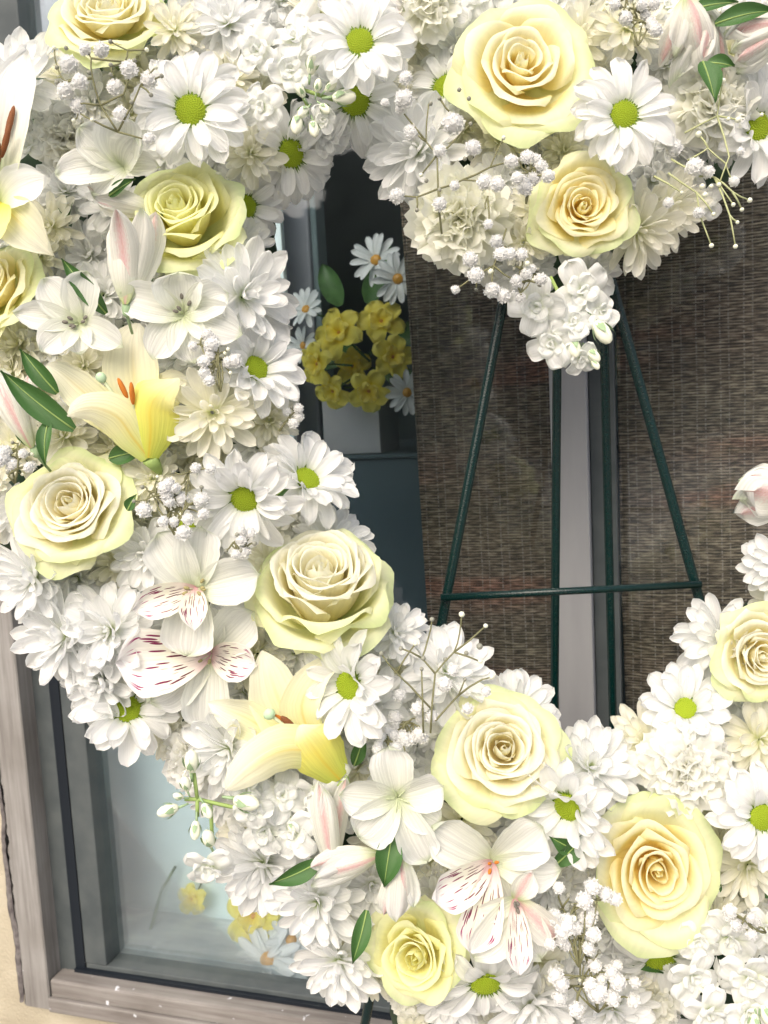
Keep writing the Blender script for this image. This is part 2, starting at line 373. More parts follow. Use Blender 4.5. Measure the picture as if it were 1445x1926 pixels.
def make_rose(px, py, rad, label, toward=0.03, tilt=(0, 0), spin=0.0, seed=1, tint=(1, 1, 1), outer=(1, 1, 1), n=30, sy=1.0, gold=False, **st):
    rng = random.Random(seed)
    m = frame(px, py, toward, tilt, 0, rad * K) @ Matrix.Diagonal((1, sy, 1, 1)) @ Matrix.Rotation(spin, 4, 'Z')
    t = thing('rose', label, 'rose', m, 'roses in the wreath')
    for i in range(n):
        out = i >= n * 0.72
        me = rose_petal(rng, i, n, st, M['rose_outer'] if out else M['rose_gold' if gold else 'rose'])
        c = outer if out else tint
        k = rng.uniform(0.97, 1.0)
        put('petal', me, t, color=(c[0] * k, c[1] * k, c[2] * k))
    v, f = tube([(0, 0, -0.48), (0, 0, -0.9)], [0.16, 0.07], 8)
    put('stem', mesh('rose_stem', v, f, M['sepal']), t)
    return t

_lib = {}
def lib(key, make, count):
    if key not in _lib:
        rng = random.Random(hash(key) % 1000 if not isinstance(key, str) else sum(map(ord, key)))
        _lib[key] = [make(rng, i) for i in range(count)]
    return _lib[key]

def daisy_petals():
    return lib('daisy', lambda r, i: leafy('daisy_petal', M['daisy'], r, 0.82, r.uniform(.30, .37), peak=r.uniform(.55, .70), base_w=.30, lift=0, arch=r.uniform(.04, .14),
        droop=r.uniform(-.06, .16), cup=r.uniform(.0, .35), notch=r.choice([0, .03, .05]), ridges=.05, point=r.uniform(.0, .45), ruffle=r.uniform(0, .22), twist=r.uniform(-.35, .35), side=r.uniform(-.09, .09)), 12)

def eye_mesh():
    if 'eye' not in _lib:
        b = MB()
        v, f = blob((0, 0, 0), 1, 6, 20, (1, 1, .42)); b.add(v, f)
        for k in range(150):
            rr = math.sqrt((k + .5) / 150) * .97; a = k * 2.39996
            z = .42 * math.sqrt(max(0, 1 - rr * rr)) * 1.0
            s = .055 + .012 * rr
            vv, ff = blob((rr * math.cos(a), rr * math.sin(a), z + .015), s, 3, 5, (1, 1, 1.0 - .3 * rr)); b.add(vv, ff)
        _lib['eye'] = b.mesh('daisy_eye', M['eye'])
        c = MB(); r = random.Random(3)
        for k in range(34):
            a = k * 6.2832 / 34 + r.uniform(-.05, .05); l = r.uniform(.18, .42)
            p = Vector((math.cos(a), math.sin(a), 0)); q = Vector((-p.y, p.x, 0))
            c.add([p * .9 + q * .08 + Vector((0, 0, .06)), p * .9 - q * .08 + Vector((0, 0, .06)), p * (1 + l) + Vector((0, 0, .14))], [(0, 1, 2)])
            c.add([p * .95 + q * .05, p * .95 - q * .05, p * (1 + l * .8) + Vector((0, 0, .18))], [(0, 1, 2)])
        _lib['fringe'] = c.mesh('daisy_eye_fringe', M['eye_rim'], False)
    return _lib['eye'], _lib['fringe']

def make_daisy(px, py, rad, label, toward=0.03, tilt=(0, 0), spin=0.0, seed=1, rings=((14, 3, 1.0), (13, 13, .97), (8, 27, .74)), eye=0.25, tint=(1, 1, 1), name='daisy', cat='daisy', group='daisies in the wreath', petals=None, eye_mat=None, jitter=1.0):
    rng = random.Random(seed * 7 + 1)
    m = frame(px, py, toward, tilt, spin, rad * K)
    t = thing(name, label, cat, m, group)
    lib_p = petals or daisy_petals()
    for ri, (n, el, sc_) in enumerate(rings):
        for k in range(n):
            a = 2 * math.pi * (k + .5 * ri) / n + rng.uniform(-.10, .10) * jitter
            e = R(el + rng.uniform(-9, 9) * jitter); s = sc_ * rng.uniform(.84, 1.04) * .97
            r0 = eye * .72
            pm = (Matrix.Rotation(a, 4, 'Z') @ Matrix.Translation((r0, 0, .02 * ri)) @ Matrix.Rotation(-e, 4, 'Y')
                  @ Matrix.Rotation(rng.uniform(-.25, .25) * jitter, 4, 'X') @ Matrix.Diagonal((s, s * rng.uniform(.9, 1.1), s, 1)))
            put('petal', rng.choice(lib_p), t, pm, color=tint)
    if eye > .02:
        em, fr = eye_mesh()
        e = put('eye', em, t, Matrix.Translation((0, 0, .03)) @ Matrix.Diagonal((eye, eye, eye, 1)))
        if eye_mat:
            e.data = e.data.copy(); e.data.materials[0] = eye_mat
        else:
            put('fringe', fr, e, Matrix.Translation((0, 0, .16)))
    v, f = tube([(0, 0, 0), (0, 0, -.5)], [.14, .05], 6)
    if 'dstem' not in _lib: _lib['dstem'] = mesh('daisy_stem', v, f, M['sepal'])
    put('stem', _lib['dstem'], t)
    return t

def mum_petals(kind):
    mat = M['cream'] if kind == 'cream' else M['daisy']
    wide = (.29, .37) if kind == 'white' else (.24, .31)
    return lib('mum' + kind, lambda r, i: leafy('mum_petal', mat, r, 0.95, r.uniform(*wide), peak=r.uniform(.6, .72), base_w=.32, arch=r.uniform(-.02, .08),
        droop=r.uniform(-.22, .02), cup=r.uniform(.10, .45), notch=r.choice([0, 0, .04]), point=r.uniform(.1, .7), twist=r.uniform(-.3, .3), roll=r.uniform(-.1, .25), side=r.uniform(-.08, .08), ridges=.045), 12)

def make_mum(px, py, rad, label, toward=0.0, tilt=(0, 0), seed=1, kind='white', rings=((13, -2, 1.0), (13, 12, .97), (10, 28, .86), (7, 47, .66), (5, 68, .44)), tint=(1, 1, 1), group=None, name='chrysanthemum'):
    rng = random.Random(seed * 13 + 5)
    t = thing(name, label, 'chrysanthemum', frame(px, py, toward, tilt, rng.uniform(0, 6.28), rad * K), group or ('cream double chrysanthemums' if kind == 'cream' else 'white double chrysanthemums'))
    P_ = mum_petals(kind)
    for ri, (n, el, s0) in enumerate(rings):
        for k in range(n):
            a = 2 * math.pi * (k + .5 * ri) / n + rng.uniform(-.16, .16)
            e = R(el + rng.uniform(-10, 10)); s = s0 * rng.uniform(.85, 1.08)
            pm = (Matrix.Rotation(a, 4, 'Z') @ Matrix.Translation((.04, 0, .04 * ri)) @ Matrix.Rotation(-e, 4, 'Y')
                  @ Matrix.Rotation(rng.uniform(-.4, .4), 4, 'X') @ Matrix.Diagonal((s, s * rng.uniform(.85, 1.15), s, 1)))
            put('petal', rng.choice(P_), t, pm, color=tint)
    return t

def ruffle_petals():
    def mk(r, i):
        nu, nv = 9, 17
        u = np.linspace(0, 1, nu); v = np.linspace(-1, 1, nv); U, V = np.meshgrid(u, v, indexing='ij')
        A = R(r.uniform(42, 60)); rad = U * (1 - .12 * V ** 2)
        fr = .045 * np.sign(np.sin(V * 21 + i)) * (U > .97) * (np.abs(V) < .97)       # serrated rim
        rad = rad + fr
        ph = r.uniform(0, 6.28)
        x = rad * np.cos(V * A * (.35 + .65 * U)); y = rad * np.sin(V * A * (.35 + .65 * U))
        z = (.17 * np.sin(ph + V * 5.2) + .09 * np.sin(ph * 2 + V * 9.5)) * U ** 1.8 + .10 * np.sin(U * 3) + .25 * U ** 2 * V ** 2
        k = np.clip((U - .6) / .4, 0, 1); z = z + r.uniform(-.12, .2) * k ** 2
        return mesh('carnation_petal', np.stack([x, y, z], -1).reshape(-1, 3), grid_faces(nu, nv), M['carnation'], np.stack([(V + 1) / 2, U], -1).reshape(-1, 2))
    return lib('ruffle', mk, 8)

def make_carnation(px, py, rad, label, toward=0.0, tilt=(0, 0), seed=1, tint=(1, 1, 1), n=44, group='ruffled carnations'):
    rng = random.Random(seed * 17 + 3)
    t = thing('carnation', label, 'carnation', frame(px, py, toward, tilt, rng.uniform(0, 6), rad * K), group)
    P_ = ruffle_petals()
    for k in range(n):
        q = (k + .5) / n
        el = R(88 - 92 * q ** .75); s = (.60 + .40 * q) * rng.uniform(.88, 1.06)
        a = k * 2.39996 + rng.uniform(-.2, .2)
        pm = (Matrix.Translation((0, 0, -.22)) @ Matrix.Rotation(a, 4, 'Z') @ Matrix.Rotation(-el, 4, 'Y') @ Matrix.Rotation(rng.uniform(-.7, .7), 4, 'X')
              @ Matrix.Diagonal((s, s * rng.uniform(.75, 1.0), s, 1)))
        put('petal', rng.choice(P_), t, pm, color=tint)
    return t

def stock_petals():
    return lib('stock', lambda r, i: leafy('stock_petal', M['stock'], r, 1.0, r.uniform(.85, 1.0), peak=.66, base_w=.22, arch=r.uniform(.05, .25), droop=r.uniform(0, .3),
        cup=r.uniform(-.1, .25), notch=r.choice([.06, .1]), ruffle=r.uniform(.15, .3), ruf_n=3, nu=9, nv=11), 6)

def make_floret(parent, m, rng, tint=(1, 1, 1), double=True, name='floret'):
    """one stock blossom: four broad ruffled petals and a crumpled heart"""
    e = bpy.data.objects.new(name, None); COL.objects.link(e); e.empty_display_size = .01; e.parent = parent; e.matrix_local = m
    P_ = stock_petals(); a0 = rng.uniform(0, 6)
    for ring, (n, el, s) in enumerate(((4, 12, 1.0), (4, 40, .62), (3, 68, .38)) if double else ((4, 10, 1.0),)):
        for k in range(n):
            pm = (Matrix.Rotation(a0 + ring * .7 + 2 * math.pi * k / n + rng.uniform(-.15, .15), 4, 'Z') @ Matrix.Rotation(-R(el + rng.uniform(-12, 12)), 4, 'Y')
                  @ Matrix.Rotation(rng.uniform(-.3, .3), 4, 'X') @ Matrix.Diagonal((s, s, s, 1)))
            put('petal', rng.choice(P_), e, pm, color=tint)
    return e

def bud_meshes():
    if 'bud' not in _lib:
        b = MB(); v, f = blob((0, 0, .5), .34, 6, 10, (1, 1, 1.75)); b.add(v, f)
        _lib['bud'] = b.mesh('bud', M['bud'])
        c = MB(); rng = random.Random(2)
        for k in range(4):
            me_v = []
            for i in range(6):
                u = i / 5; wd = .30 * math.sin(min(1, u * 1.1 + .12) * math.pi) + .02
                rr = .10 + .31 * math.sin(min(u * 1.15, 1) * math.pi * .62); z = -.05 + u * .95
                for j in (-1, 0, 1):
                    a = k * math.pi / 2 + j * wd / max(rr, .1) * .5
                    me_v.append(((rr + .02) * math.cos(a), (rr + .02) * math.sin(a), z))
            c.add(me_v, grid_faces(6, 3))
        v, f = tube([(0, 0, -.6), (.05, 0, 0)], [.06, .09], 6); c.add(v, f)
        _lib['calyx'] = c.mesh('calyx', M['grey_green'])
    return _lib['bud'], _lib['calyx']

def make_bud(parent, p, d, s, label=None):
    bm_, cx = bud_meshes()
    q = Vector(d).to_track_quat('Z', 'Y').to_matrix().to_4x4()
    o = put('bud', bm_, parent, Matrix.Translation(p) @ q @ Matrix.Diagonal((s, s, s, 1)))
    put('calyx', cx, o)
    return o

def make_stock(label, florets, buds=(), stems=(), toward=0.03, seed=1, tint=(1, 1, 1), group='white stock sprays'):
    """florets: (px, py, radius px, tilt, out); buds: (px, py, size px, direction in the picture); stems: polylines of pixels"""
    rng = random.Random(seed * 3 + 11)
    cx, cy = florets[0][0], florets[0][1]
    base = frame(cx, cy, toward, (0, 0), 0, K)
    t = thing('stock_spray', label, 'stock flower', base, group)
    for fl in florets:
        x, y, rd = fl[:3]; tl = fl[3] if len(fl) > 3 else (rng.uniform(-.4, .4), rng.uniform(-.4, .4)); z = fl[4] if len(fl) > 4 else rng.uniform(-8, 8)
        ax = Vector((tl[0], tl[1], 1)).normalized().to_track_quat('Z', 'Y').to_matrix().to_4x4()
        make_floret(t, Matrix.Translation((x - cx, cy - y, z)) @ ax @ Matrix.Diagonal((rd, rd, rd, 1)), rng, tint)
    for (x, y, s, d) in buds:
        make_bud(t, (x - cx, cy - y, 6), (d[0], -d[1], .35), s * 1.25)
    for pl in stems:
        v, f = tube([(x - cx, cy - y, -6) for x, y in pl], 3.4, 6)
        put('stem', mesh('stock_stem', v, f, M['sepal']), t)
    return t

# ------------------------------------------------------------------ lilies and alstroemerias: petals set one by one in the flower's own plane
def tepal(parent, mat, az, L, W, rng, elev=0.0, curl=0.0, base=0.0, peak=.55, point=.6, cup=.25, z0=0, twist=0, ruffle=.09, rollx=0.0, side=0, notch=0, back=0, tint=(1, 1, 1), name='petal', basew=.18, label=None):
    """az: direction in the picture (degrees, 0 right, 90 up); elev: how steeply it stands towards the viewer; curl: how much the tip falls back"""
    me = leafy('tepal', mat, rng, L, W * .88, peak=peak, base_w=basew, arch=.12 * L * (1 if curl >= 0 else -1), droop=curl * L, cup=cup, point=point, nu=24, nv=13, frill=.022,
               twist=twist, ruffle=ruffle, side=side * L, notch=notch, wpow=(.8, .7), edge_back=back)
    m = Matrix.Rotation(R(az), 4, 'Z') @ Matrix.Rotation(-R(elev), 4, 'Y') @ Matrix.Rotation(rollx, 4, 'X') @ Matrix.Translation((base, 0, z0))
    return put(name, me, parent, m, color=tint)

def ribbon(parent, mat, ctrl, c0, c1, rng, cup=.2, ruffle=.04, n=20, nv=13, tint=(1, 1, 1)):
    """petal laid along centre points (x, y, z, width); c0 and c1: direction across it at base and tip"""
    C = np.array(ctrl, float); k = len(C); out = []
    for q in np.linspace(0, k - 1, n):
        i = min(int(q), k - 2); t = q - i
        p = [C[max(i - 1, 0)], C[i], C[i + 1], C[min(i + 2, k - 1)]]
        out.append(.5 * ((2 * p[1]) + (-p[0] + p[2]) * t + (2 * p[0] - 5 * p[1] + 4 * p[2] - p[3]) * t * t + (-p[0] + 3 * p[1] - 3 * p[2] + p[3]) * t ** 3))
    out = np.array(out); v = []; uv = []; ph = rng.uniform(0, 6)
    for a in range(n):
        p = Vector(out[a, :3]); w_ = max(out[a, 3], 1.0) / 2 * (1 + .03 * math.sin(a * 1.9 + ph))
        tg = (Vector(out[min(a + 1, n - 1), :3]) - Vector(out[max(a - 1, 0), :3])).normalized()
        c = Vector(c0).lerp(Vector(c1), a / (n - 1)); c = (c - tg * c.dot(tg)).normalized(); nn = c.cross(tg).normalized()
        for b in range(nv):
            s_ = -1 + 2 * b / (nv - 1)
            h = cup * s_ * s_ * w_ - cup * .15 * w_ * math.exp(-(s_ / .12) ** 2) + ruffle * w_ * math.sin(ph + a * .8 + s_ * 3) * abs(s_) * a / n
            v.append(p + c * (s_ * w_) + nn * h); uv.append(((s_ + 1) / 2, a / (n - 1)))
    return put('petal', mesh('lily_petal', v, grid_faces(n, nv), mat, uv), parent, color=tint)

def stamen(parent, pts, ra, mat_a, la, r=1.3, filament=True):
    v, f = tube(pts, r, 5)
    o = put('stamen', mesh('stamen', v, f, M['filament']), parent)
    d = (Vector(pts[-1]) - Vector(pts[-2])).normalized()
    q = d.to_track_quat('Z', 'Y').to_matrix().to_4x4()
    v, f = blob((0, 0, 0), 1, 6, 8, (ra, ra * .8, la))
    put('anther', mesh('anther', v, f, mat_a), o, Matrix.Translation(pts[-1]) @ q)
    return o

def make_tepals(name, label, cat, px, py, toward, petals, stamens=(), seed=1, group=None, tilt=(0, 0)):
    """flower whose petals are given one by one: (material key, azimuth, length px, width px, dict)"""
    rng = random.Random(seed * 5 + 2)
    t = thing(name, label, cat, frame(px, py, toward, tilt, 0, K), group)
    for k, (mk, az, L, W, kw) in enumerate(petals):
        kw = dict(kw); kw.setdefault('z0', 1.0 * k)
        tepal(t, M[mk], az, L, W, rng, **kw)
    for s in stamens: stamen(t, *s)
    return t

# ------------------------------------------------------------------ baby's breath
def baby_meshes():
    def mk(r, i):
        b = MB()
        vv, ff = blob((0, 0, 0), 1, 12, 18); p1, p2 = r.uniform(0, 6), r.uniform(0, 6); nvv = []
        for p in vv:
            th, ph = math.acos(max(-1, min(1, p.z))), math.atan2(p.y, p.x)
            nvv.append(p * (.78 + .06 * math.sin(6 * ph + p1 + 3 * th) * math.sin(th) + .05 * math.sin(9 * th + p2 + 2 * math.sin(ph * 3))))
        b.add(nvv, ff, [(.5, .8)] * len(nvv))
        for k in range(30):
            q = (k + .5) / 30; el = math.acos(1 - 1.55 * q); a = k * 2.39996 + r.uniform(-.3, .3)
            d = Vector((math.sin(el) * math.cos(a), math.sin(el) * math.sin(a), math.cos(el)))
            s = .46 * r.uniform(.75, 1.2); u_ = d.orthogonal().normalized(); w_ = d.cross(u_); an = r.uniform(0, 6.28)
            e1 = u_ * math.cos(an) + w_ * math.sin(an); e2 = d.cross(e1)
            c = d * .38
            rim = [c + d * (.42 + r.uniform(-.12, .16)) + e1 * s * math.cos(x) * .62 + e2 * s * .55 * math.sin(x) for x in np.linspace(0, 6.28, 8)[:-1]]; rim = [p_ * (1 + (.12 if j_ % 2 else -.06)) for j_, p_ in enumerate(rim)]
            b.add([c * .4] + rim, [(0, j + 1, (j + 1) % 7 + 1) for j in range(7)], [(.5, .2)] + [(.5, .9)] * 7)
        return b.mesh('gypsophila_blossom', M['baby'], True)
    return lib('baby', mk, 6)

def make_baby(label, blossoms, buds=(), twigs=(), toward=0.05, seed=1, green=False, spread=12):
    """sprig of baby's breath: blossoms (px, py, radius px), buds (px, py[, radius]), twigs as polylines of pixels"""
    rng = random.Random(seed * 19 + 7)
    pts = list(blossoms) or list(buds)
    cx = sum(p[0] for p in pts) / len(pts); cy = sum(p[1] for p in pts) / len(pts)
    t = thing('gypsophila_sprig', label, "baby's breath", frame(cx, cy, toward, (0, 0), 0, K), "baby's breath sprigs")
    depth = {}
    def zz(x, y):
        k = (round(x / 14), round(y / 14))
        if k not in depth: depth[k] = rng.uniform(-spread, spread)
        return depth[k]
    B_ = baby_meshes()
    for b in blossoms:
        x, y, rd = b[:3]
        q = Matrix.Rotation(rng.uniform(0, 6), 4, 'Z') @ Matrix.Rotation(rng.uniform(-.6, .6), 4, 'X') @ Matrix.Rotation(rng.uniform(-.6, .6), 4, 'Y')
        put('blossom', rng.choice(B_), t, Matrix.Translation((x - cx, cy - y, zz(x, y) + 3)) @ q @ Matrix.Diagonal((rd * .86, rd * .86, rd * .86, 1)))
    if 'bbud' not in _lib:
        v, f = blob((0, 0, 0), 1, 5, 7, (1, 1, 1.15)); _lib['bbud'] = mesh('gypsophila_bud', v, f, M['bud'])
        _lib['bbud2'] = mesh('gypsophila_brown_bud', v, f, M['bud_grey'])
    for b in buds:
        rd = b[2] if len(b) > 2 else 4.5
        put('bud', _lib['bbud' if (green or rng.random() < .4) else 'bbud2'], t, Matrix.Translation((b[0] - cx, cy - b[1], zz(b[0], b[1]))) @ Matrix.Diagonal((rd * .85, rd * .85, rd * .85, 1)))
    for pl in twigs:
        P3 = [Vector((x - cx, cy - y, zz(x, y))) for x, y in pl]
        fine = []
        for a_, b_ in zip(P3, P3[1:]):
            fine += [a_, a_.lerp(b_, .5) + Vector((rng.uniform(-1.5, 1.5), rng.uniform(-1.5, 1.5), rng.uniform(-1, 1)))]
        fine.append(P3[-1])
        v, f = tube(fine, [1.9 - .8 * i / len(fine) for i in range(len(fine))], 5)
        put('stem', mesh('gypsophila_stem', v, f, M['twig_green' if green else 'twig']), t)
    return t

def auto_baby(label, px, py, spread_px, n_bl, n_bud, seed, toward=0.05, r=13, green=False, root=None):
    """sprig that branches by itself round a point"""
    rng = random.Random(seed)
    rx, ry = root or (px + rng.uniform(-.5, .5) * spread_px, py + spread_px * .8)
    hubs = [(px + rng.uniform(-.45, .45) * spread_px, py + rng.uniform(-.45, .45) * spread_px) for _ in range(max(2, (n_bl + n_bud) // 4))]
    tw = [[(rx, ry), ((rx + h[0]) / 2 + rng.uniform(-8, 8), (ry + h[1]) / 2 + rng.uniform(-8, 8)), h] for h in hubs]
    bl = []; bu = []
    for k in range(n_bl + n_bud):
        h = hubs[k % len(hubs)]
        a = rng.uniform(0, 6.28); d = rng.uniform(.30, .75) * spread_px
        p = (h[0] + math.cos(a) * d * .8, h[1] + math.sin(a) * d * .8)
        p = (px + (p[0] - px) * .9, py + (p[1] - py) * .9)
        mid = (h[0] * .5 + p[0] * .5 + rng.uniform(-5, 5), h[1] * .5 + p[1] * .5 + rng.uniform(-5, 5))
        tw.append([h, mid, p])
        if k < n_bl: bl.append((p[0], p[1], r * rng.uniform(.75, 1.2)))
        else: bu.append((p[0], p[1], rng.uniform(3.5, 5.5)))
    return make_baby(label, bl, bu, tw, toward, seed, green)

def make_leaf(label, px, py, az, L, W, toward=0.03, seed=1, bend=.15, elev=10, side=0.0, roll=0.0, group='green leaves among the flowers'):
    rng = random.Random(seed)
    t = thing('leaf', label, 'leaf', frame(px, py, toward, (0, 0), 0, K), group)
    me = leafy('leaf_blade', M['leaf'], rng, L, W, peak=.4, base_w=.25, arch=.1 * L, droop=bend * L, cup=.35, point=1.0, nu=14, nv=7, side=side * L, wpow=(.8, .9), ruffle=.04)
    m = Matrix.Rotation(R(az), 4, 'Z') @ Matrix.Rotation(-R(elev), 4, 'Y') @ Matrix.Rotation(roll, 4, 'X')
    put('blade', me, t, m)
    ribs = [(i / 8 * L * .95, side * L * (i / 8 * .95) ** 2, .1 * L * 2 * (i / 8 * .95) * (1 - i / 8 * .95) - bend * L * (i / 8 * .95) ** 3 + .6) for i in range(9)]
    v, f = tube(ribs, [1.6 - .15 * i for i in range(9)], 5)
    put('midrib', mesh('leaf_rib', v, f, M['sepal']), t, m)
    return t
# ------------------------------------------------------------------ window, wall and room behind the wreath
WA = R(17.0)
WS = Vector((math.cos(WA), -math.sin(WA), 0)); WN = Vector((math.sin(WA), math.cos(WA), 0))
WO = CAMP + ray(W_PX / 2, H_PX / 2) * 0.93
WO.z = 0
WM = Matrix((WS, WN, Vector((0, 0, 1)))).transposed().to_4x4(); WM.translation = WO

def wpt(px, py, off=0.0):
    """(s, z) on the window plane (off metres further in) seen at a photo pixel"""
    d = ray(px, py); t = (WO + WN * off - CAMP).dot(WN) / d.dot(WN); p = CAMP + d * t - WO
    return p.dot(WS), p.z

def box_v(s0, s1, n0, n1, z0, z1):
    v = [(s, n, z) for z in (z0, z1) for n in (n0, n1) for s in (s0, s1)]
    f = [(0, 2, 3, 1), (4, 5, 7, 6), (0, 1, 5, 4), (2, 6, 7, 3), (0, 4, 6, 2), (1, 3, 7, 5)]
    return v, f

def wbox(name, mat, s0, s1, n0, n1, z0, z1, parent=None, bevel=0.0, kind=None):
    v, f = box_v(s0, s1, n0, n1, z0, z1)
    o = put(name, mesh(name, v, f, mat, smooth=False), parent)
    if parent is None: o.matrix_world = WM
    if bevel:
        b = o.modifiers.new('bevel', 'BEVEL'); b.width = bevel; b.segments = 2
    if kind: o['kind'] = kind
    return o

def wall_mat():
    m, n, b, out = new_mat('rough_stucco'); L = n.links.new
    tc = N(n, 'ShaderNodeTexCoord')
    n1 = N(n, 'ShaderNodeTexNoise', i_Scale=14.0, i_Detail=8.0); L(tc.outputs['Object'], n1.inputs['Vector'])
    n2 = N(n, 'ShaderNodeTexNoise', i_Scale=260.0, i_Detail=4.0); L(tc.outputs['Object'], n2.inputs['Vector'])
    r = ramp(n, [(0.3, (0.35, 0.31, 0.225)), (0.55, (0.44, 0.395, 0.295)), (0.75, (0.51, 0.47, 0.37))], n1.outputs['Fac'])
    L(r.outputs[0], b.inputs['Base Color']); b.inputs['Roughness'].default_value = .9
    ad = N(n, 'ShaderNodeMath', operation='ADD'); L(n1.outputs['Fac'], ad.inputs[0]); L(n2.outputs['Fac'], ad.inputs[1])
    bp = N(n, 'ShaderNodeBump', i_Strength=.6, i_Distance=.003); L(ad.outputs[0], bp.inputs['Height']); L(bp.outputs[0], b.inputs['Normal'])
    return m

def weathered_mat(name, base, dark, pale, along='z', amount=0.5):
    m, n, b, out = new_mat(name); L = n.links.new
    tc = N(n, 'ShaderNodeTexCoord'); mp = N(n, 'ShaderNodeMapping')
    mp.inputs['Scale'].default_value = (150, 150, 7) if along == 'z' else (7, 150, 150)
    L(tc.outputs['Object'], mp.inputs[0])
    g = N(n, 'ShaderNodeTexNoise', i_Scale=1.0, i_Detail=7.0, i_Roughness=.65); L(mp.outputs[0], g.inputs['Vector'])
    r = ramp(n, [(0.25, dark), (0.5, base), (0.8, pale)], g.outputs['Fac'])
    big = N(n, 'ShaderNodeTexNoise', i_Scale=9.0, i_Detail=5.0); L(tc.outputs['Object'], big.inputs['Vector'])
    r2 = ramp(n, [(0.35, (0.72, 0.70, 0.68)), (0.65, (1.0, 1.0, 1.0))], big.outputs['Fac'])
    mx = N(n, 'ShaderNodeMixRGB', blend_type='MULTIPLY', i_0=1.0); L(r.outputs[0], mx.inputs[1]); L(r2.outputs[0], mx.inputs[2])
    # splashes of white paint
    sp_ = N(n, 'ShaderNodeTexNoise', i_Scale=70.0, i_Detail=4.0); L(tc.outputs['Object'], sp_.inputs['Vector'])
    r3 = ramp(n, [(0.70 - .05 * amount, (0,) * 3), (0.74 - .05 * amount, (1,) * 3)], sp_.outputs['Fac'])
    m2 = N(n, 'ShaderNodeMixRGB'); L(r3.outputs[0], m2.inputs[0]); L(mx.outputs[0], m2.inputs[1]); m2.inputs[2].default_value = (.62, .64, .68, 1)
    L(m2.outputs[0], b.inputs['Base Color']); b.inputs['Roughness'].default_value = .75
    bp = N(n, 'ShaderNodeBump', i_Strength=.5, i_Distance=.0012); L(g.outputs['Fac'], bp.inputs['Height']); L(bp.outputs[0], b.inputs['Normal'])
    return m

def glass_mat():
    m, n, b, out = new_mat('window_glass'); L = n.links.new; n.nodes.remove(b)
    tr = N(n, 'ShaderNodeBsdfTransparent'); tr.inputs['Color'].default_value = (.93, .96, .97, 1)
    gl = N(n, 'ShaderNodeBsdfGlossy', i_Roughness=.03); gl.inputs['Color'].default_value = (1, 1, 1, 1)
    fr = N(n, 'ShaderNodeFresnel', i_IOR=1.52); mu = N(n, 'ShaderNodeMath', operation='MULTIPLY', i_1=0.75); L(fr.outputs[0], mu.inputs[0])
    ms = N(n, 'ShaderNodeMixShader'); L(mu.outputs[0], ms.inputs[0]); L(tr.outputs[0], ms.inputs[1]); L(gl.outputs[0], ms.inputs[2])
    # thin film of dust
    df = N(n, 'ShaderNodeBsdfDiffuse'); df.inputs['Color'].default_value = (.55, .66, .72, 1)
    tc = N(n, 'ShaderNodeTexCoord'); nz = N(n, 'ShaderNodeTexNoise', i_Scale=6.0, i_Detail=6.0); L(tc.outputs['Object'], nz.inputs['Vector'])
    r = ramp(n, [(0.3, (.006,) * 3), (0.75, (.022,) * 3)], nz.outputs['Fac'])
    m2 = N(n, 'ShaderNodeMixShader'); L(r.outputs[0], m2.inputs[0]); L(ms.outputs[0], m2.inputs[1]); L(df.outputs[0], m2.inputs[2])
    L(m2.outputs[0], out.inputs['Surface'])
    return m

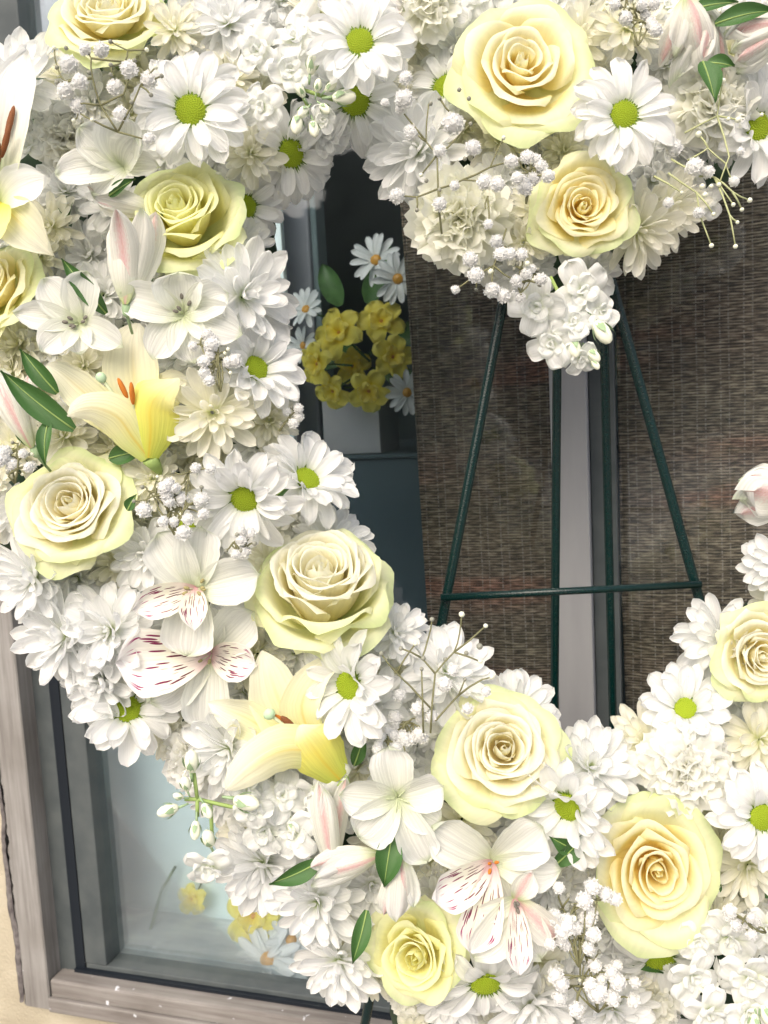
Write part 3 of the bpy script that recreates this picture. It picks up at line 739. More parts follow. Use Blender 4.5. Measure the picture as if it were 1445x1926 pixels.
def weave_mat():
    """brown woven shade: slubby cross threads, stitched warp threads every centimetre"""
    m, n, b, out = new_mat('woven_shade'); L = n.links.new
    tc = N(n, 'ShaderNodeTexCoord'); sp = N(n, 'ShaderNodeSeparateXYZ'); L(tc.outputs['Object'], sp.inputs[0])
    def noise(scale_vec, s=1.0, d=3.0, off=(0, 0, 0)):
        mp = N(n, 'ShaderNodeMapping'); mp.inputs['Scale'].default_value = scale_vec; mp.inputs['Location'].default_value = off
        L(tc.outputs['Object'], mp.inputs[0]); z = N(n, 'ShaderNodeTexNoise', i_Scale=s, i_Detail=d); L(mp.outputs[0], z.inputs['Vector']); return z.outputs['Fac']
    threads = noise((75, 1, 430), 1.0, 4.0)
    slub = noise((60, 1, 900), 1.0, 2.0, (3, 0, 7))
    bands = noise((1.2, 1, 34), 1.0, 3.0, (9, 0, 1))
    hue = noise((2.0, 1, 14), 1.0, 2.0, (1, 0, 5))
    wv = N(n, 'ShaderNodeMath', operation='MULTIPLY', i_1=2200.0); L(sp.outputs['Z'], wv.inputs[0])
    wn = N(n, 'ShaderNodeMath', operation='MULTIPLY_ADD', i_1=6.0); L(bands, wn.inputs[0]); L(wv.outputs[0], wn.inputs[2])
    sn = N(n, 'ShaderNodeMath', operation='SINE'); L(wn.outputs[0], sn.inputs[0])
    th2 = N(n, 'ShaderNodeMath', operation='MULTIPLY_ADD', i_1=.085); L(sn.outputs[0], th2.inputs[0]); L(threads, th2.inputs[2]); threads = th2.outputs[0]
    a = ramp(n, [(0.36, (0.036, 0.025, 0.017)), (0.50, (0.135, 0.094, 0.064)), (0.72, (0.40, 0.31, 0.23))], threads)
    c = ramp(n, [(0.35, (0.8,) * 3), (0.65, (1.15,) * 3)], bands)
    mx = N(n, 'ShaderNodeMixRGB', blend_type='MULTIPLY', i_0=1.0); L(a.outputs[0], mx.inputs[1]); L(c.outputs[0], mx.inputs[2])
    h = ramp(n, [(0.42, (0.95, 1.0, 0.96)), (0.55, (1, 1, 1)), (0.64, (1.4, 0.92, 0.86))], hue)  # reddish bands in the fabric colour stand in for reflections on the glass
    mh = N(n, 'ShaderNodeMixRGB', blend_type='MULTIPLY', i_0=1.0); L(mx.outputs[0], mh.inputs[1]); L(h.outputs[0], mh.inputs[2])
    # warp stitches: a thread every 12.5 mm, wandering a little, seen as dashes
    wob = noise((0, 0, 12), 1.0, 2.0)
    wm = N(n, 'ShaderNodeMath', operation='MULTIPLY_ADD', i_1=.004); L(wob, wm.inputs[0]); L(sp.outputs['X'], wm.inputs[2])
    wx = N(n, 'ShaderNodeMath', operation='MULTIPLY', i_1=46.0); L(wm.outputs[0], wx.inputs[0])
    fr = N(n, 'ShaderNodeMath', operation='FRACT'); L(wx.outputs[0], fr.inputs[0])
    rr = ramp(n, [(0.0, (0,) * 3), (0.20, (0,) * 3), (0.25, (1,) * 3), (0.30, (0,) * 3), (0.56, (0,) * 3), (0.61, (.8,) * 3), (0.66, (0,) * 3)], fr.outputs[0])
    dz = N(n, 'ShaderNodeMath', operation='MULTIPLY', i_1=230.0); L(sp.outputs['Z'], dz.inputs[0])
    dn = N(n, 'ShaderNodeMath', operation='MULTIPLY_ADD', i_1=2.5); L(slub, dn.inputs[0]); L(dz.outputs[0], dn.inputs[2])
    df = N(n, 'ShaderNodeMath', operation='FRACT'); L(dn.outputs[0], df.inputs[0])
    dr = ramp(n, [(0.35, (0,) * 3), (0.5, (1,) * 3), (0.8, (1,) * 3), (0.92, (0,) * 3)], df.outputs[0])
    mm = N(n, 'ShaderNodeMath', operation='MULTIPLY'); L(rr.outputs[0], mm.inputs[0]); L(dr.outputs[0], mm.inputs[1])
    m6 = N(n, 'ShaderNodeMath', operation='MULTIPLY', i_1=.75); L(mm.outputs[0], m6.inputs[0])
    m2 = N(n, 'ShaderNodeMixRGB'); L(m6.outputs[0], m2.inputs[0]); L(mh.outputs[0], m2.inputs[1]); m2.inputs[2].default_value = (.44, .38, .33, 1)
    L(m2.outputs[0], b.inputs['Base Color']); b.inputs['Roughness'].default_value = .85
    bp = N(n, 'ShaderNodeBump', i_Strength=.8, i_Distance=.0012); L(threads, bp.inputs['Height']); L(bp.outputs[0], b.inputs['Normal'])
    return m

M['stucco'] = wall_mat()
M['jamb'] = weathered_mat('weathered_grey_wood', (0.27, 0.262, 0.25), (0.15, 0.14, 0.13), (0.36, 0.355, 0.34), 'z', -1.0)
M['sill'] = weathered_mat('weathered_sill', (0.24, 0.225, 0.21), (0.14, 0.12, 0.11), (0.33, 0.32, 0.30), 'x', .35)
M['reveal'] = plain_mat('grey_green_frame', (0.060, 0.072, 0.076), .6, c2=(0.085, 0.098, 0.10), scale=30, bump=.1)
M['gasket'] = plain_mat('black_gasket', (0.008, 0.012, 0.018), .5)
M['mullion'] = plain_mat('grey_mullion_paint', (0.27, 0.275, 0.285), .5, c2=(0.31, 0.315, 0.325), scale=12, bump=.1, stretch=(4, 4, .6))
M['glass'] = glass_mat()
M['weave'] = weave_mat()
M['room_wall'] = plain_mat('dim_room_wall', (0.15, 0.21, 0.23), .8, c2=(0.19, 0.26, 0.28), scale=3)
M['mirrored_sky'] = plain_mat('mirrored_sky_blue', (0.66, 0.80, 0.84), .7, c2=(0.70, 0.84, 0.87), scale=5, bump=.1)  # pale blue of the sky mirrored in the left pane, given to a panel
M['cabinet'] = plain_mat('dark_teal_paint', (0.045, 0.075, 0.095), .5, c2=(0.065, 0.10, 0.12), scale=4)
M['inner_sill'] = plain_mat('mottled_white_ledge', (0.62, 0.68, 0.70), .55, c2=(0.36, 0.44, 0.48), scale=26, bump=.4, stretch=(1, 2, 1))
M['pot'] = plain_mat('grey_planter', (0.34, 0.35, 0.38), .6, c2=(0.42, 0.43, 0.46), scale=14)
M['pale_post'] = plain_mat('pale_grey_post', (0.27, 0.29, 0.34), .5, c2=(0.33, 0.35, 0.40), scale=8)
M['ground'] = plain_mat('concrete_paving', (0.28, 0.27, 0.26), .9, c2=(0.36, 0.35, 0.33), scale=3, bump=.3)
M['easel'] = plain_mat('dark_green_enamel', (0.001, 0.013, 0.0125), .25, c2=(0.001, 0.019, 0.018), scale=900, bump=.25, spec=.4)

# ground
g = put('ground', mesh('ground', [(-150, -150, 0), (150, -150, 0), (150, 150, 0), (-150, 150, 0)], [(0, 1, 2, 3)], M['ground'])); g['kind'] = 'structure'

# street front across the way, behind the camera: what the glass mirrors
ob = bpy.data.objects.new('opposite_building', None); COL.objects.link(ob); ob.location = (0, -20, 0)
tag(ob, 'dark brick building across the street, mirrored faintly in the window glass', 'building')
M['brick'] = plain_mat('dark_brick', (0.07, 0.05, 0.045), .9, c2=(0.12, 0.075, 0.06), scale=2)
M['sash'] = plain_mat('painted_sash', (0.30, 0.30, 0.29), .6)
v, f = box_v(-14, 14, -.4, 0, 0, 5.6); put('front', mesh('front', v, f, M['brick'], smooth=False), ob)
v, f = box_v(-14.2, 14.2, -.5, .25, 5.6, 5.9); put('cornice', mesh('cornice', v, f, M['sash'], smooth=False), ob)
for i in range(9):
    for j in range(2):
        x = -12 + i * 3.0; z = 0.9 + j * 2.6
        v, f = box_v(x - .6, x + .6, .001, .06, z, z + 1.7); wd = put('window', mesh('front_window', v, f, M['sash'], smooth=False), ob)
        v, f = box_v(x - .5, x + .5, .061, .07, z + .1, z + 1.6); put('pane', mesh('front_pane', v, f, M['gasket'], smooth=False), wd)

GL = 0.030                                   # glass depth behind the trim face
s_trim0 = wpt(66, 1750)[0]; s_trim1 = wpt(78, 1560)[0]
s_trim0 = wpt(30, 1700)[0]; s_trim1 = wpt(90, 1700)[0]
s_gask0 = wpt(128, 1560, .022)[0]; s_gask1 = wpt(145, 1560, .022)[0]
s_fr1 = wpt(192, 1560, GL)[0]
z_sill_top = wpt(500, 1893)[1]; z_sill_bot = wpt(300, 1912)[1]
z_gask = wpt(500, 1868, .022)[1]; z_fr = wpt(500, 1845, GL)[1]
z_top = 2.3; s_right = 1.0
# wall round the opening (four slabs make the one wall)
wall = bpy.data.objects.new('stucco_wall', None); COL.objects.link(wall); wall.matrix_world = WM
tag(wall, 'rough beige stucco wall left of and below the weathered window frame', 'wall')
wbox('wall_panel', M['stucco'], -4, s_trim0, .004, .30, 0, 3.2, wall)
wbox('wall_panel', M['stucco'], s_right + .06, 4, .004, .30, 0, 3.2, wall)
wbox('wall_panel', M['stucco'], s_trim0, s_right + .06, .004, .30, 0, z_sill_bot - .002, wall)
wbox('wall_panel', M['stucco'], s_trim0, s_right + .06, .004, .30, z_top + .05, 3.2, wall)

win = bpy.data.objects.new('window', None); COL.objects.link(win); win.matrix_world = WM
tag(win, 'large grey framed shop window behind the flower wreath and easel', 'window')
# weathered jamb: a board with a chipped outer edge
rng = random.Random(5)
nz_ = 220; v = []; f = []
for i in range(nz_ + 1):
    z = z_sill_bot - .004 + (z_top - z_sill_bot + .004) * i / nz_
    ch = .0035 * rng.random() ** 2 + .0008 * math.sin(i * .9)
    v += [(s_trim0 + .001 + ch, .004, z), (s_trim0 + .004 + ch * 1.3, -.010, z), (s_trim0 + .012, -.014, z), (s_trim1 - .0015, -.014, z), (s_trim1, -.0125, z), (s_trim1, .02, z)]
f = grid_faces(nz_ + 1, 6)
f = [q[::-1] for q in f] + [(5, 4, 3, 2, 1, 0)]
put('jamb', mesh('jamb', v, f, M['jamb'], smooth=False), win)
M['grime'] = plain_mat('grimy_old_sealant', (0.085, 0.075, 0.075), .9, c2=(0.19, 0.175, 0.17), scale=120, bump=.8)
v = []
for i in range(nz_ + 1):
    z = z_sill_bot + (z_top - z_sill_bot) * i / nz_
    a_ = .0020 * math.sin(i * .21) + .0012 * math.sin(i * .57 + 1) + rng.uniform(-.0008, .0008); w_ = .0042 + .0016 * math.sin(i * .13) + rng.uniform(0, .0014)
    v += [(s_trim0 - .002 + a_, .0035, z), (s_trim0 + a_ + .001, -.0135, z), (s_trim0 + a_ + w_, -.0158, z), (s_trim0 + a_ + w_ + .003, -.0135, z)]
put('sealant', mesh('sealant', v, [q[::-1] for q in grid_faces(nz_ + 1, 4)], M['grime']), win)
wbox('reveal', M['reveal'], s_trim1 - .001, s_gask0, .012, .05, z_sill_top - .01, z_top, win, .001)
wbox('seal', M['gasket'], s_gask0 - .001, s_gask1, .0125, .05, z_gask, z_top, win)
wbox('inner_frame', M['reveal'], s_gask1 - .0005, s_fr1, .014, .045, z_fr, z_top, win, .0015)
wbox('inner_frame', M['reveal'], s_gask1, s_right, .0145, .044, z_gask + .002, z_fr, win, .0015)
wbox('seal', M['gasket'], s_gask0, s_right, .008, .0445, z_sill_top, z_gask + .004, win)
wbox('sill', M['sill'], s_trim1 + .001, s_right, -.012, .05, z_sill_bot, z_sill_top, win, .003)
wbox('sill_lip', M['sill'], s_trim1 + .001, s_right, -.019, -.0125, z_sill_bot - .004, z_sill_bot + (z_sill_top - z_sill_bot) * .42, win, .002)
wbox('head', M['jamb'], s_trim0, s_right, -.012, .05, z_top, z_top + .05, win, .002)
wbox('jamb', M['jamb'], s_right, s_right + .06, -.012, .05, z_sill_bot, z_top + .05, win, .002)
# mullion
sm0 = wpt(1043, 1050, -.012)[0]; sm1 = wpt(1111, 1050, -.012)[0]
wbox('mullion', M['mullion'], sm0, sm1, -.012, .045, z_fr, z_top, win, .0015)
sg0 = wpt(1125, 1050, .012)[0]
wbox('mullion_frame', M['reveal'], sm1 + .0005, wpt(1163, 1050, .012)[0], .012, .045, z_fr, z_top, win, .001)
wbox('pane', M['glass'], s_fr1 - .002, sm0 + .002, GL, GL + .005, z_fr - .001, z_top, win)
wbox('pane', M['glass'], wpt(1163, 1050, .012)[0] - .002, s_right, GL, GL + .005, z_fr - .001, z_top, win)

# woven shades behind the glass
def shade(name, label, px_pts, s1, off, seed):
    """sheet hanging from the head; px_pts = (pixel x, pixel y) along its left edge"""
    rng = random.Random(seed); t = bpy.data.objects.new(name, None); COL.objects.link(t); t.matrix_world = WM
    tag(t, label, 'window shade', 'woven brown window shades')
    zs = np.linspace(z_fr + .012, z_top - .02, 60); L0 = [wpt(x, y, off) for x, y in px_pts]
    L0.sort(key=lambda q: q[1]); zz_ = [q[1] for q in L0]; ss_ = [q[0] for q in L0]
    v = []
    ns = 40
    for z in zs:
        s0 = float(np.interp(z, zz_, ss_))
        for j in range(ns):
            s = s0 + (s1 - s0) * j / (ns - 1)
            v.append((s, off + .003 * math.sin(s * 31 + z * 2.0) + .0015 * math.sin(s * 90 + z * 5), z))
    put('fabric', mesh('shade_fabric', v, grid_faces(60, ns), M['weave']), t)
    e = [v[i * ns] for i in range(60)]
    vv, ff = tube([(p[0], p[1], p[2]) for p in e], .0016, 6)
    put('hem', mesh('shade_hem', vv, ff, M['weave']), t)
    wb = wbox('bottom_bar', M['weave'], ss_[0] + .004, s1 - .002, off - .004, off + .004, z_fr + .004, z_fr + .0125, t, .001)
    return t
shade('woven_shade', 'brown woven shade hanging behind the left pane beside the yellow silk flowers', [(757, 390), (776, 640), (791, 900), (806, 1150)], sm0 + .004, .050, 1)
shade('woven_shade', 'brown woven shade hanging behind the right pane, right of the grey mullion', [(1163, 640), (1172, 1100), (1180, 1330)], s_right - .01, .050, 2)

# room
room = bpy.data.objects.new('room', None); COL.objects.link(room); room.matrix_world = WM; room['kind'] = 'structure'
def rb(name, mat, *a): o = wbox(name, mat, *a, parent=room); return o
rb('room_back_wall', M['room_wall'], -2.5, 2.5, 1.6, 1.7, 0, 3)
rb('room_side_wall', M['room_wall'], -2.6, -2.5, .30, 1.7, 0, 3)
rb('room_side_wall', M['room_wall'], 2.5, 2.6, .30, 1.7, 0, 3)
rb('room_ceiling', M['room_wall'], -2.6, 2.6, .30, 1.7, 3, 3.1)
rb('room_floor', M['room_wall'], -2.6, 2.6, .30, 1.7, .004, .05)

# pale panel added for the sky mirrored in the glass, and the inside post
z_ledge = wpt(400, 1800, .05)[1]
sp1 = wpt(590, 600, .20)[0]
pp = wbox('reflection_panel', M['mirrored_sky'], -1.2, wpt(545, 700, .13)[0], .13, .14, z_ledge, 2.4)
tag(pp, 'pale blue panel added behind the left glass in place of its sky reflection', 'panel')
po = wbox('post', M['pale_post'], wpt(540, 700, .20)[0], sp1, .20, .24, z_ledge, 2.4, bevel=.003)
tag(po, 'pale grey upright post inside the window left of the silk flowers', 'post')
pd = wbox('post', M['room_wall'], sp1 + .001, wpt(611, 700, .205)[0], .205, .24, z_ledge, 2.4, bevel=.002)
tag(pd, 'narrow dark trim strip along the right side of the pale inside post', 'trim')
# ledge inside
ld = wbox('ledge', M['inner_sill'], -1.2, sp1, .046, .30, z_ledge - .03, z_ledge - .0005, bevel=.002)
tag(ld, 'mottled white ledge inside the window at lower left with silk flowers lying on it', 'ledge')
# dark cabinet that carries the planter
z_cab = wpt(690, 853, .17)[1]
cb = bpy.data.objects.new('cabinet', None); COL.objects.link(cb); cb.matrix_world = WM
tag(cb, 'dark teal cabinet inside the window under the grey planter', 'cabinet')
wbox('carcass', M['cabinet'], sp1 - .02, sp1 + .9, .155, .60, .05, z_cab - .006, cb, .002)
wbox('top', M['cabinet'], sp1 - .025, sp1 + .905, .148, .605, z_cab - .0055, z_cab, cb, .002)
# planter
s0, s1 = wpt(608, 800, .165)[0], wpt(714, 800, .165)[0]; zt = wpt(660, 745, .165)[1]
pl = bpy.data.objects.new('planter', None); COL.objects.link(pl); pl.matrix_world = WM
tag(pl, 'square grey planter holding yellow silk flowers inside the window', 'planter')
for a in ((s0, s1, .165, .170), (s0, s1, .245, .250), (s0, s0 + .005, .1702, .2448), (s1 - .005, s1, .1702, .2448)):
    wbox('side', M['pot'], a[0], a[1], a[2], a[3], z_cab + .0005, zt, pl, .0008)
wbox('foam', M['leaf_dark'], s0 + .006, s1 - .006, .172, .243, z_cab + .001, zt - .006, pl)

# ------------------------------------------------------------------ silk flowers inside the window (placed on the window's own depth)
def wframe(px, py, off, scale, tilt=(0, 0), spin=0.0):
    s, z = wpt(px, py, off)
    z_ = (-WN * 1.0 + WS * (tilt[0] + .1) + Vector((0, 0, tilt[1]))).normalized()
    x = Vector((0, 0, 1)).cross(z_).normalized(); y = z_.cross(x)
    m = Matrix((x, y, z_)).transposed().to_4x4(); m.translation = WM @ Vector((s, off, z))
    return m @ Matrix.Rotation(spin, 4, 'Z') @ Matrix.Diagonal((scale, scale, scale, 1))

def silk_daisy(px, py, off, r, label, tilt, seed, n=15, lying=None):
    rng = random.Random(seed); dist = (CAMP - (WM @ Vector((wpt(px, py, off)[0], off, wpt(px, py, off)[1])))).length
    sc_ = r * dist / F_PX
    t = thing('silk_daisy', label, 'artificial daisy', wframe(px, py, off, sc_, tilt, rng.random() * 6), 'silk daisies inside the window')
    P_ = lib('silk', lambda q, i: leafy('silk_petal', M['silk'], q, .95, .26, peak=.6, base_w=.35, arch=.08, cup=.2, notch=.04, ridges=.04, point=.2, twist=q.uniform(-.2, .2)), 4)
    for k in range(n):
        a = 2 * math.pi * k / n + rng.uniform(-.12, .12)
        put('petal', rng.choice(P_), t, Matrix.Rotation(a, 4, 'Z') @ Matrix.Rotation(-R(rng.uniform(-6, 22)), 4, 'Y') @ Matrix.Rotation(rng.uniform(-.3, .3), 4, 'X'))
    if 'silkeye' not in _lib:
        v, f = blob((0, 0, 0), 1, 8, 14, (1, 1, .6)); _lib['silkeye'] = mesh('silk_eye', v, f, M['orange_eye'])
    put('eye', _lib['silkeye'], t, Matrix.Translation((0, 0, .06)) @ Matrix.Diagonal((.2, .2, .2, 1)))
    v, f = tube([(0, 0, 0), (.05, -.3, -.5), (.1, -1.0, -.8)], .04, 5); put('stem', mesh('silk_stem', v, f, M['leaf']), t)
    return t

def silk_yellow(px, py, off, r, label, tilt, seed):
    rng = random.Random(seed); p = WM @ Vector((wpt(px, py, off)[0], off, wpt(px, py, off)[1])); sc_ = r * (CAMP - p).length / F_PX
    t = thing('silk_primrose', label, 'artificial flower', wframe(px, py, off, sc_, tilt, rng.random() * 6), 'yellow silk blossoms inside the window')
    P_ = lib('silky', lambda q, i: leafy('silk_petal', M['yellow'], q, 1.0, .82, peak=.65, base_w=.25, arch=.2, droop=.15, cup=.1, notch=.08, ruffle=.22, point=.1, nv=11), 4)
    for ring, (n, el, s) in enumerate(((5, 14, 1.0), (5, 42, .62))):
        for k in range(n):
            a = 2 * math.pi * (k + .5 * ring) / n + rng.uniform(-.12, .12)
            put('petal', rng.choice(P_), t, Matrix.Rotation(a, 4, 'Z') @ Matrix.Rotation(-R(el + rng.uniform(-12, 12)), 4, 'Y') @ Matrix.Diagonal((s, s, s, 1)))
    v, f = blob((0, 0, .05), .12, 5, 8); put('eye', mesh('silk_heart', v, f, M['orange_eye']), t)
    v, f = tube([(0, 0, 0), (.0, -.3, -.6), (.0, -1.2, -.9)], .05, 5); put('stem', mesh('silk_stem', v, f, M['leaf']), t)
    return t

for a in [(708, 490, .13, 52, 'white silk daisy highest of the pair beside the brown shade', (-.1, .2), 1),
          (749, 525, .12, 52, 'white silk daisy with bright orange eye touching the brown shade', (.1, 0), 2),
          (577, 583, .11, 44, 'white silk daisy at the left in front of the pale inside post', (-.3, .5), 3),
          (572, 650, .12, 38, 'faint white silk daisy under the left one, left of the yellow blossoms', (-.6, .1), 4),
          (766, 738, .11, 46, 'white silk daisy low beside the shade, right of the yellow blossoms', (.1, -.1), 5),
          (505, 1805, .058, 66, 'white silk daisy lying on the inside ledge beneath the yellow one', (-.1, .5), 6),
          (548, 1768, .075, 50, 'white silk daisy lying half hidden behind the wreath on the ledge', (.3, .6), 7)]:
    silk_daisy(*a)
for a in [(640, 628, .11, 50, 'large yellow silk blossom at top left of the planter bunch', (-.2, .3), 1),
          (718, 606, .12, 45, 'yellow silk blossom at top right of the planter bunch', (.1, .4), 2),
          (600, 684, .10, 42, 'yellow silk blossom leftmost of the planter bunch', (-.6, 0), 3),
          (664, 688, .135, 36, 'yellow silk blossom in the middle of the planter bunch', (0, 0), 4),
          (738, 672, .11, 42, 'yellow silk blossom rightmost of the planter bunch near the shade', (.4, 0), 5),
          (694, 734, .10, 42, 'yellow silk blossom lowest of the bunch over the planter rim', (.1, -.3), 6),
          (628, 734, .11, 38, 'yellow silk blossom hanging low at the left of the planter', (-.4, -.4), 7),
          (478, 1722, .08, 52, 'yellow silk blossom lying on the inside ledge beside the wreath', (.1, .3), 8),
          (362, 1690, .11, 28, 'dim pale yellow silk flower on a bent stalk behind the glass', (0, .2), 9)]:
    silk_yellow(*a)
# green silk leaves round the bunch
LR = random.Random(4)
for k, (x, y, az, w_) in enumerate([(640, 575, 110, 'above the left yellow blossom'), (690, 570, 60, 'between the top yellow blossoms and the daisies'), (745, 640, 20, 'behind the right yellow blossom beside the shade'), (665, 655, 200, 'in the middle of the yellow bunch'),
                                     (720, 690, -30, 'in the gap right of the middle blossom'), (650, 735, 250, 'hanging over the planter rim'), (560, 1820, 150, 'lying by the wreath on the ledge'), (720, 545, 80, 'behind the silk daisies')]):
    s, z = wpt(x, y, .19); me = leafy('silk_leaf', M['leaf'], LR, .055, .028, peak=.45, arch=.006, cup=.2, point=.9, nu=9, nv=5)
    t = thing('silk_leaf', 'dark green silk leaf ' + w_, 'artificial leaf', wframe(x, y, .19 if y < 1500 else .08, 1), 'silk leaves inside the window')
    put('blade', me, t, Matrix.Rotation(R(az), 4, 'Z'))
# bent stalk of the dim flower
pts = [wpt(x, y, .115) for x, y in ((330, 1630), (312, 1665), (307, 1700), (300, 1745), (275, 1785))]
v, f = tube([(s, .115 - .010 * i, z) for i, (s, z) in enumerate(pts)], .0022, 6)
o = put('silk_stalk', mesh('silk_stalk', v, f, M['leaf'])); o.matrix_world = WM
tag(o, 'bent green silk stalk leaning on the ledge behind the lower left glass', 'stalk')
# ------------------------------------------------------------------ easel
def cyl_px(pts, r, name, parent, mat):
    v, f = tube(pts, r, 12)
    o = put(name, mesh(name, v, f, mat), parent); return o
def pd(px, py, toward):
    return P(px, py, toward)
def extend(a, b, z):
    """point of the line a-b at height z"""
    t = (z - a.z) / (b.z - a.z); return a + (b - a) * t
easel = bpy.data.objects.new('easel', None); COL.objects.link(easel)
tag(easel, 'dark green metal wire easel carrying the heart shaped flower wreath', 'easel')
a, b = pd(965, 470, -.050), pd(835, 1150, -.062)
for (p, q) in ((a, b), (pd(1128, 450, -.050), pd(1322, 1150, -.062))):
    cyl_px([extend(p, q, 1.70), p, q, extend(p, q, .012)], .0037, 'leg', easel, M['easel'])
c0, c1 = pd(829, 1124, -.052), pd(1319, 1099, -.052)
cyl_px([c0, c1], .0027, 'crossbar', easel, M['easel'])
top = pd(1090, 430, -.055)
for (x0, x1) in ((1048, 1043), (1138, 1153)):
    p, q = pd(x0, 700, -.075), pd(x1, 1350, -.14)
    cyl_px([extend(p, q, 1.66), p, q, extend(p, q, .012)], .0034, 'rear_leg', easel, M['easel'])
cyl_px([pd(700, 1500, -.066), pd(1450, 1470, -.066)], .0035, 'ledge_bar', easel, M['easel'])

# ------------------------------------------------------------------ outline of the wreath (photo pixels)
OUTER = [(-90, 70), (0, 100), (95, 90), (90, -78), (1545, -78), (1545, 2000), (690, 2000), (700, 1885), (640, 1870), (590, 1800), (545, 1730), (440, 1650), (400, 1560), (320, 1480), (285, 1420),
         (225, 1400), (140, 1310), (70, 1180), (15, 1095), (-90, 1035)]
HOLE = [(700, 290), (640, 310), (590, 385), (545, 400), (545, 560), (585, 690), (545, 820), (670, 885), (590, 960), (735, 1060), (735, 1140), (910, 1240), (1000, 1300), (1080, 1385), (1160, 1410),
        (1185, 1330), (1280, 1255), (1330, 1150), (1405, 1100), (1470, 1010), (1640, 800), (1600, 300), (1445, 330), (1300, 430), (1190, 510), (1155, 600), (1100, 680), (1015, 650), (990, 590), (850, 520), (760, 390), (705, 320)]
def inside(poly, x, y):
    c = False; n = len(poly)
    for i in range(n):
        x0, y0 = poly[i]; x1, y1 = poly[i - 1]
        if (y0 > y) != (y1 > y) and x < (x1 - x0) * (y - y0) / (y1 - y0) + x0: c = not c
    return c
def edge_dist(x, y):
    best = (1e9, 0, 0)
    for poly in (OUTER, HOLE):
        for i in range(len(poly)):
            x0, y0 = poly[i]; x1, y1 = poly[i - 1]; dx, dy = x1 - x0, y1 - y0
            t = max(0, min(1, ((x - x0) * dx + (y - y0) * dy) / (dx * dx + dy * dy))); qx, qy = x0 + t * dx, y0 + t * dy
            d = math.hypot(x - qx, y - qy)
            if d < best[0]: best = (d, qx, qy)
    ins = inside(OUTER, x, y) and not inside(HOLE, x, y)
    return (best[0] if ins else -best[0]), best[1], best[2]

# foam body of the wreath under the flowers, dark green, moulded as a lattice of short columns
step = 22; cells = {}; hv = []; hf = []
for i in range(-5, 76):
    for j in range(-4, 94):
        x, y = i * step, j * step
        d, _, _ = edge_dist(x, y)
        if d > 38: cells[(i, j)] = d
idx = {}
def vid(i, j, back):
    k = (i, j, back)
    if k not in idx:
        ds = [cells.get((i + a_, j + b_), 0) for a_ in (-1, 0) for b_ in (-1, 0)]
        e = min(1, max(0, (min(ds) - 20) / 90)); rr = random.Random(i * 131 + j)
        h = -.088 if back else -.080 + .040 * math.sqrt(e) + rr.uniform(-.003, .003)
        hv.append(P((i - .5) * step + rr.uniform(-5, 5), (j - .5) * step + rr.uniform(-5, 5), h)); idx[k] = len(hv) - 1
    return idx[k]
for (i, j) in cells:
    hf.append((vid(i, j, 0), vid(i, j + 1, 0), vid(i + 1, j + 1, 0), vid(i + 1, j, 0)))
    hf.append((vid(i, j, 1), vid(i + 1, j, 1), vid(i + 1, j + 1, 1), vid(i, j + 1, 1)))
    for (a_, b_, e0, e1) in ((-1, 0, (0, 0), (0, 1)), (1, 0, (1, 1), (1, 0)), (0, -1, (1, 0), (0, 0)), (0, 1, (0, 1), (1, 1))):
        if (i + a_, j + b_) not in cells:
            p, q = (i + e0[0], j + e0[1]), (i + e1[0], j + e1[1])
            hf.append((vid(*p, 0), vid(*p, 1), vid(*q, 1), vid(*q, 0)))
wf = put('wreath_form', mesh('wreath_form', hv, hf, M['leaf_dark']))
tag(wf, 'dark green heart shaped wreath form hidden under the white flowers', 'wreath form')

HERO = []      # (x, y, radius, short name) of everything placed by hand
def H(x, y, r, s): HERO.append((x, y, r, s))
WARM = (1.0, .985, .93)

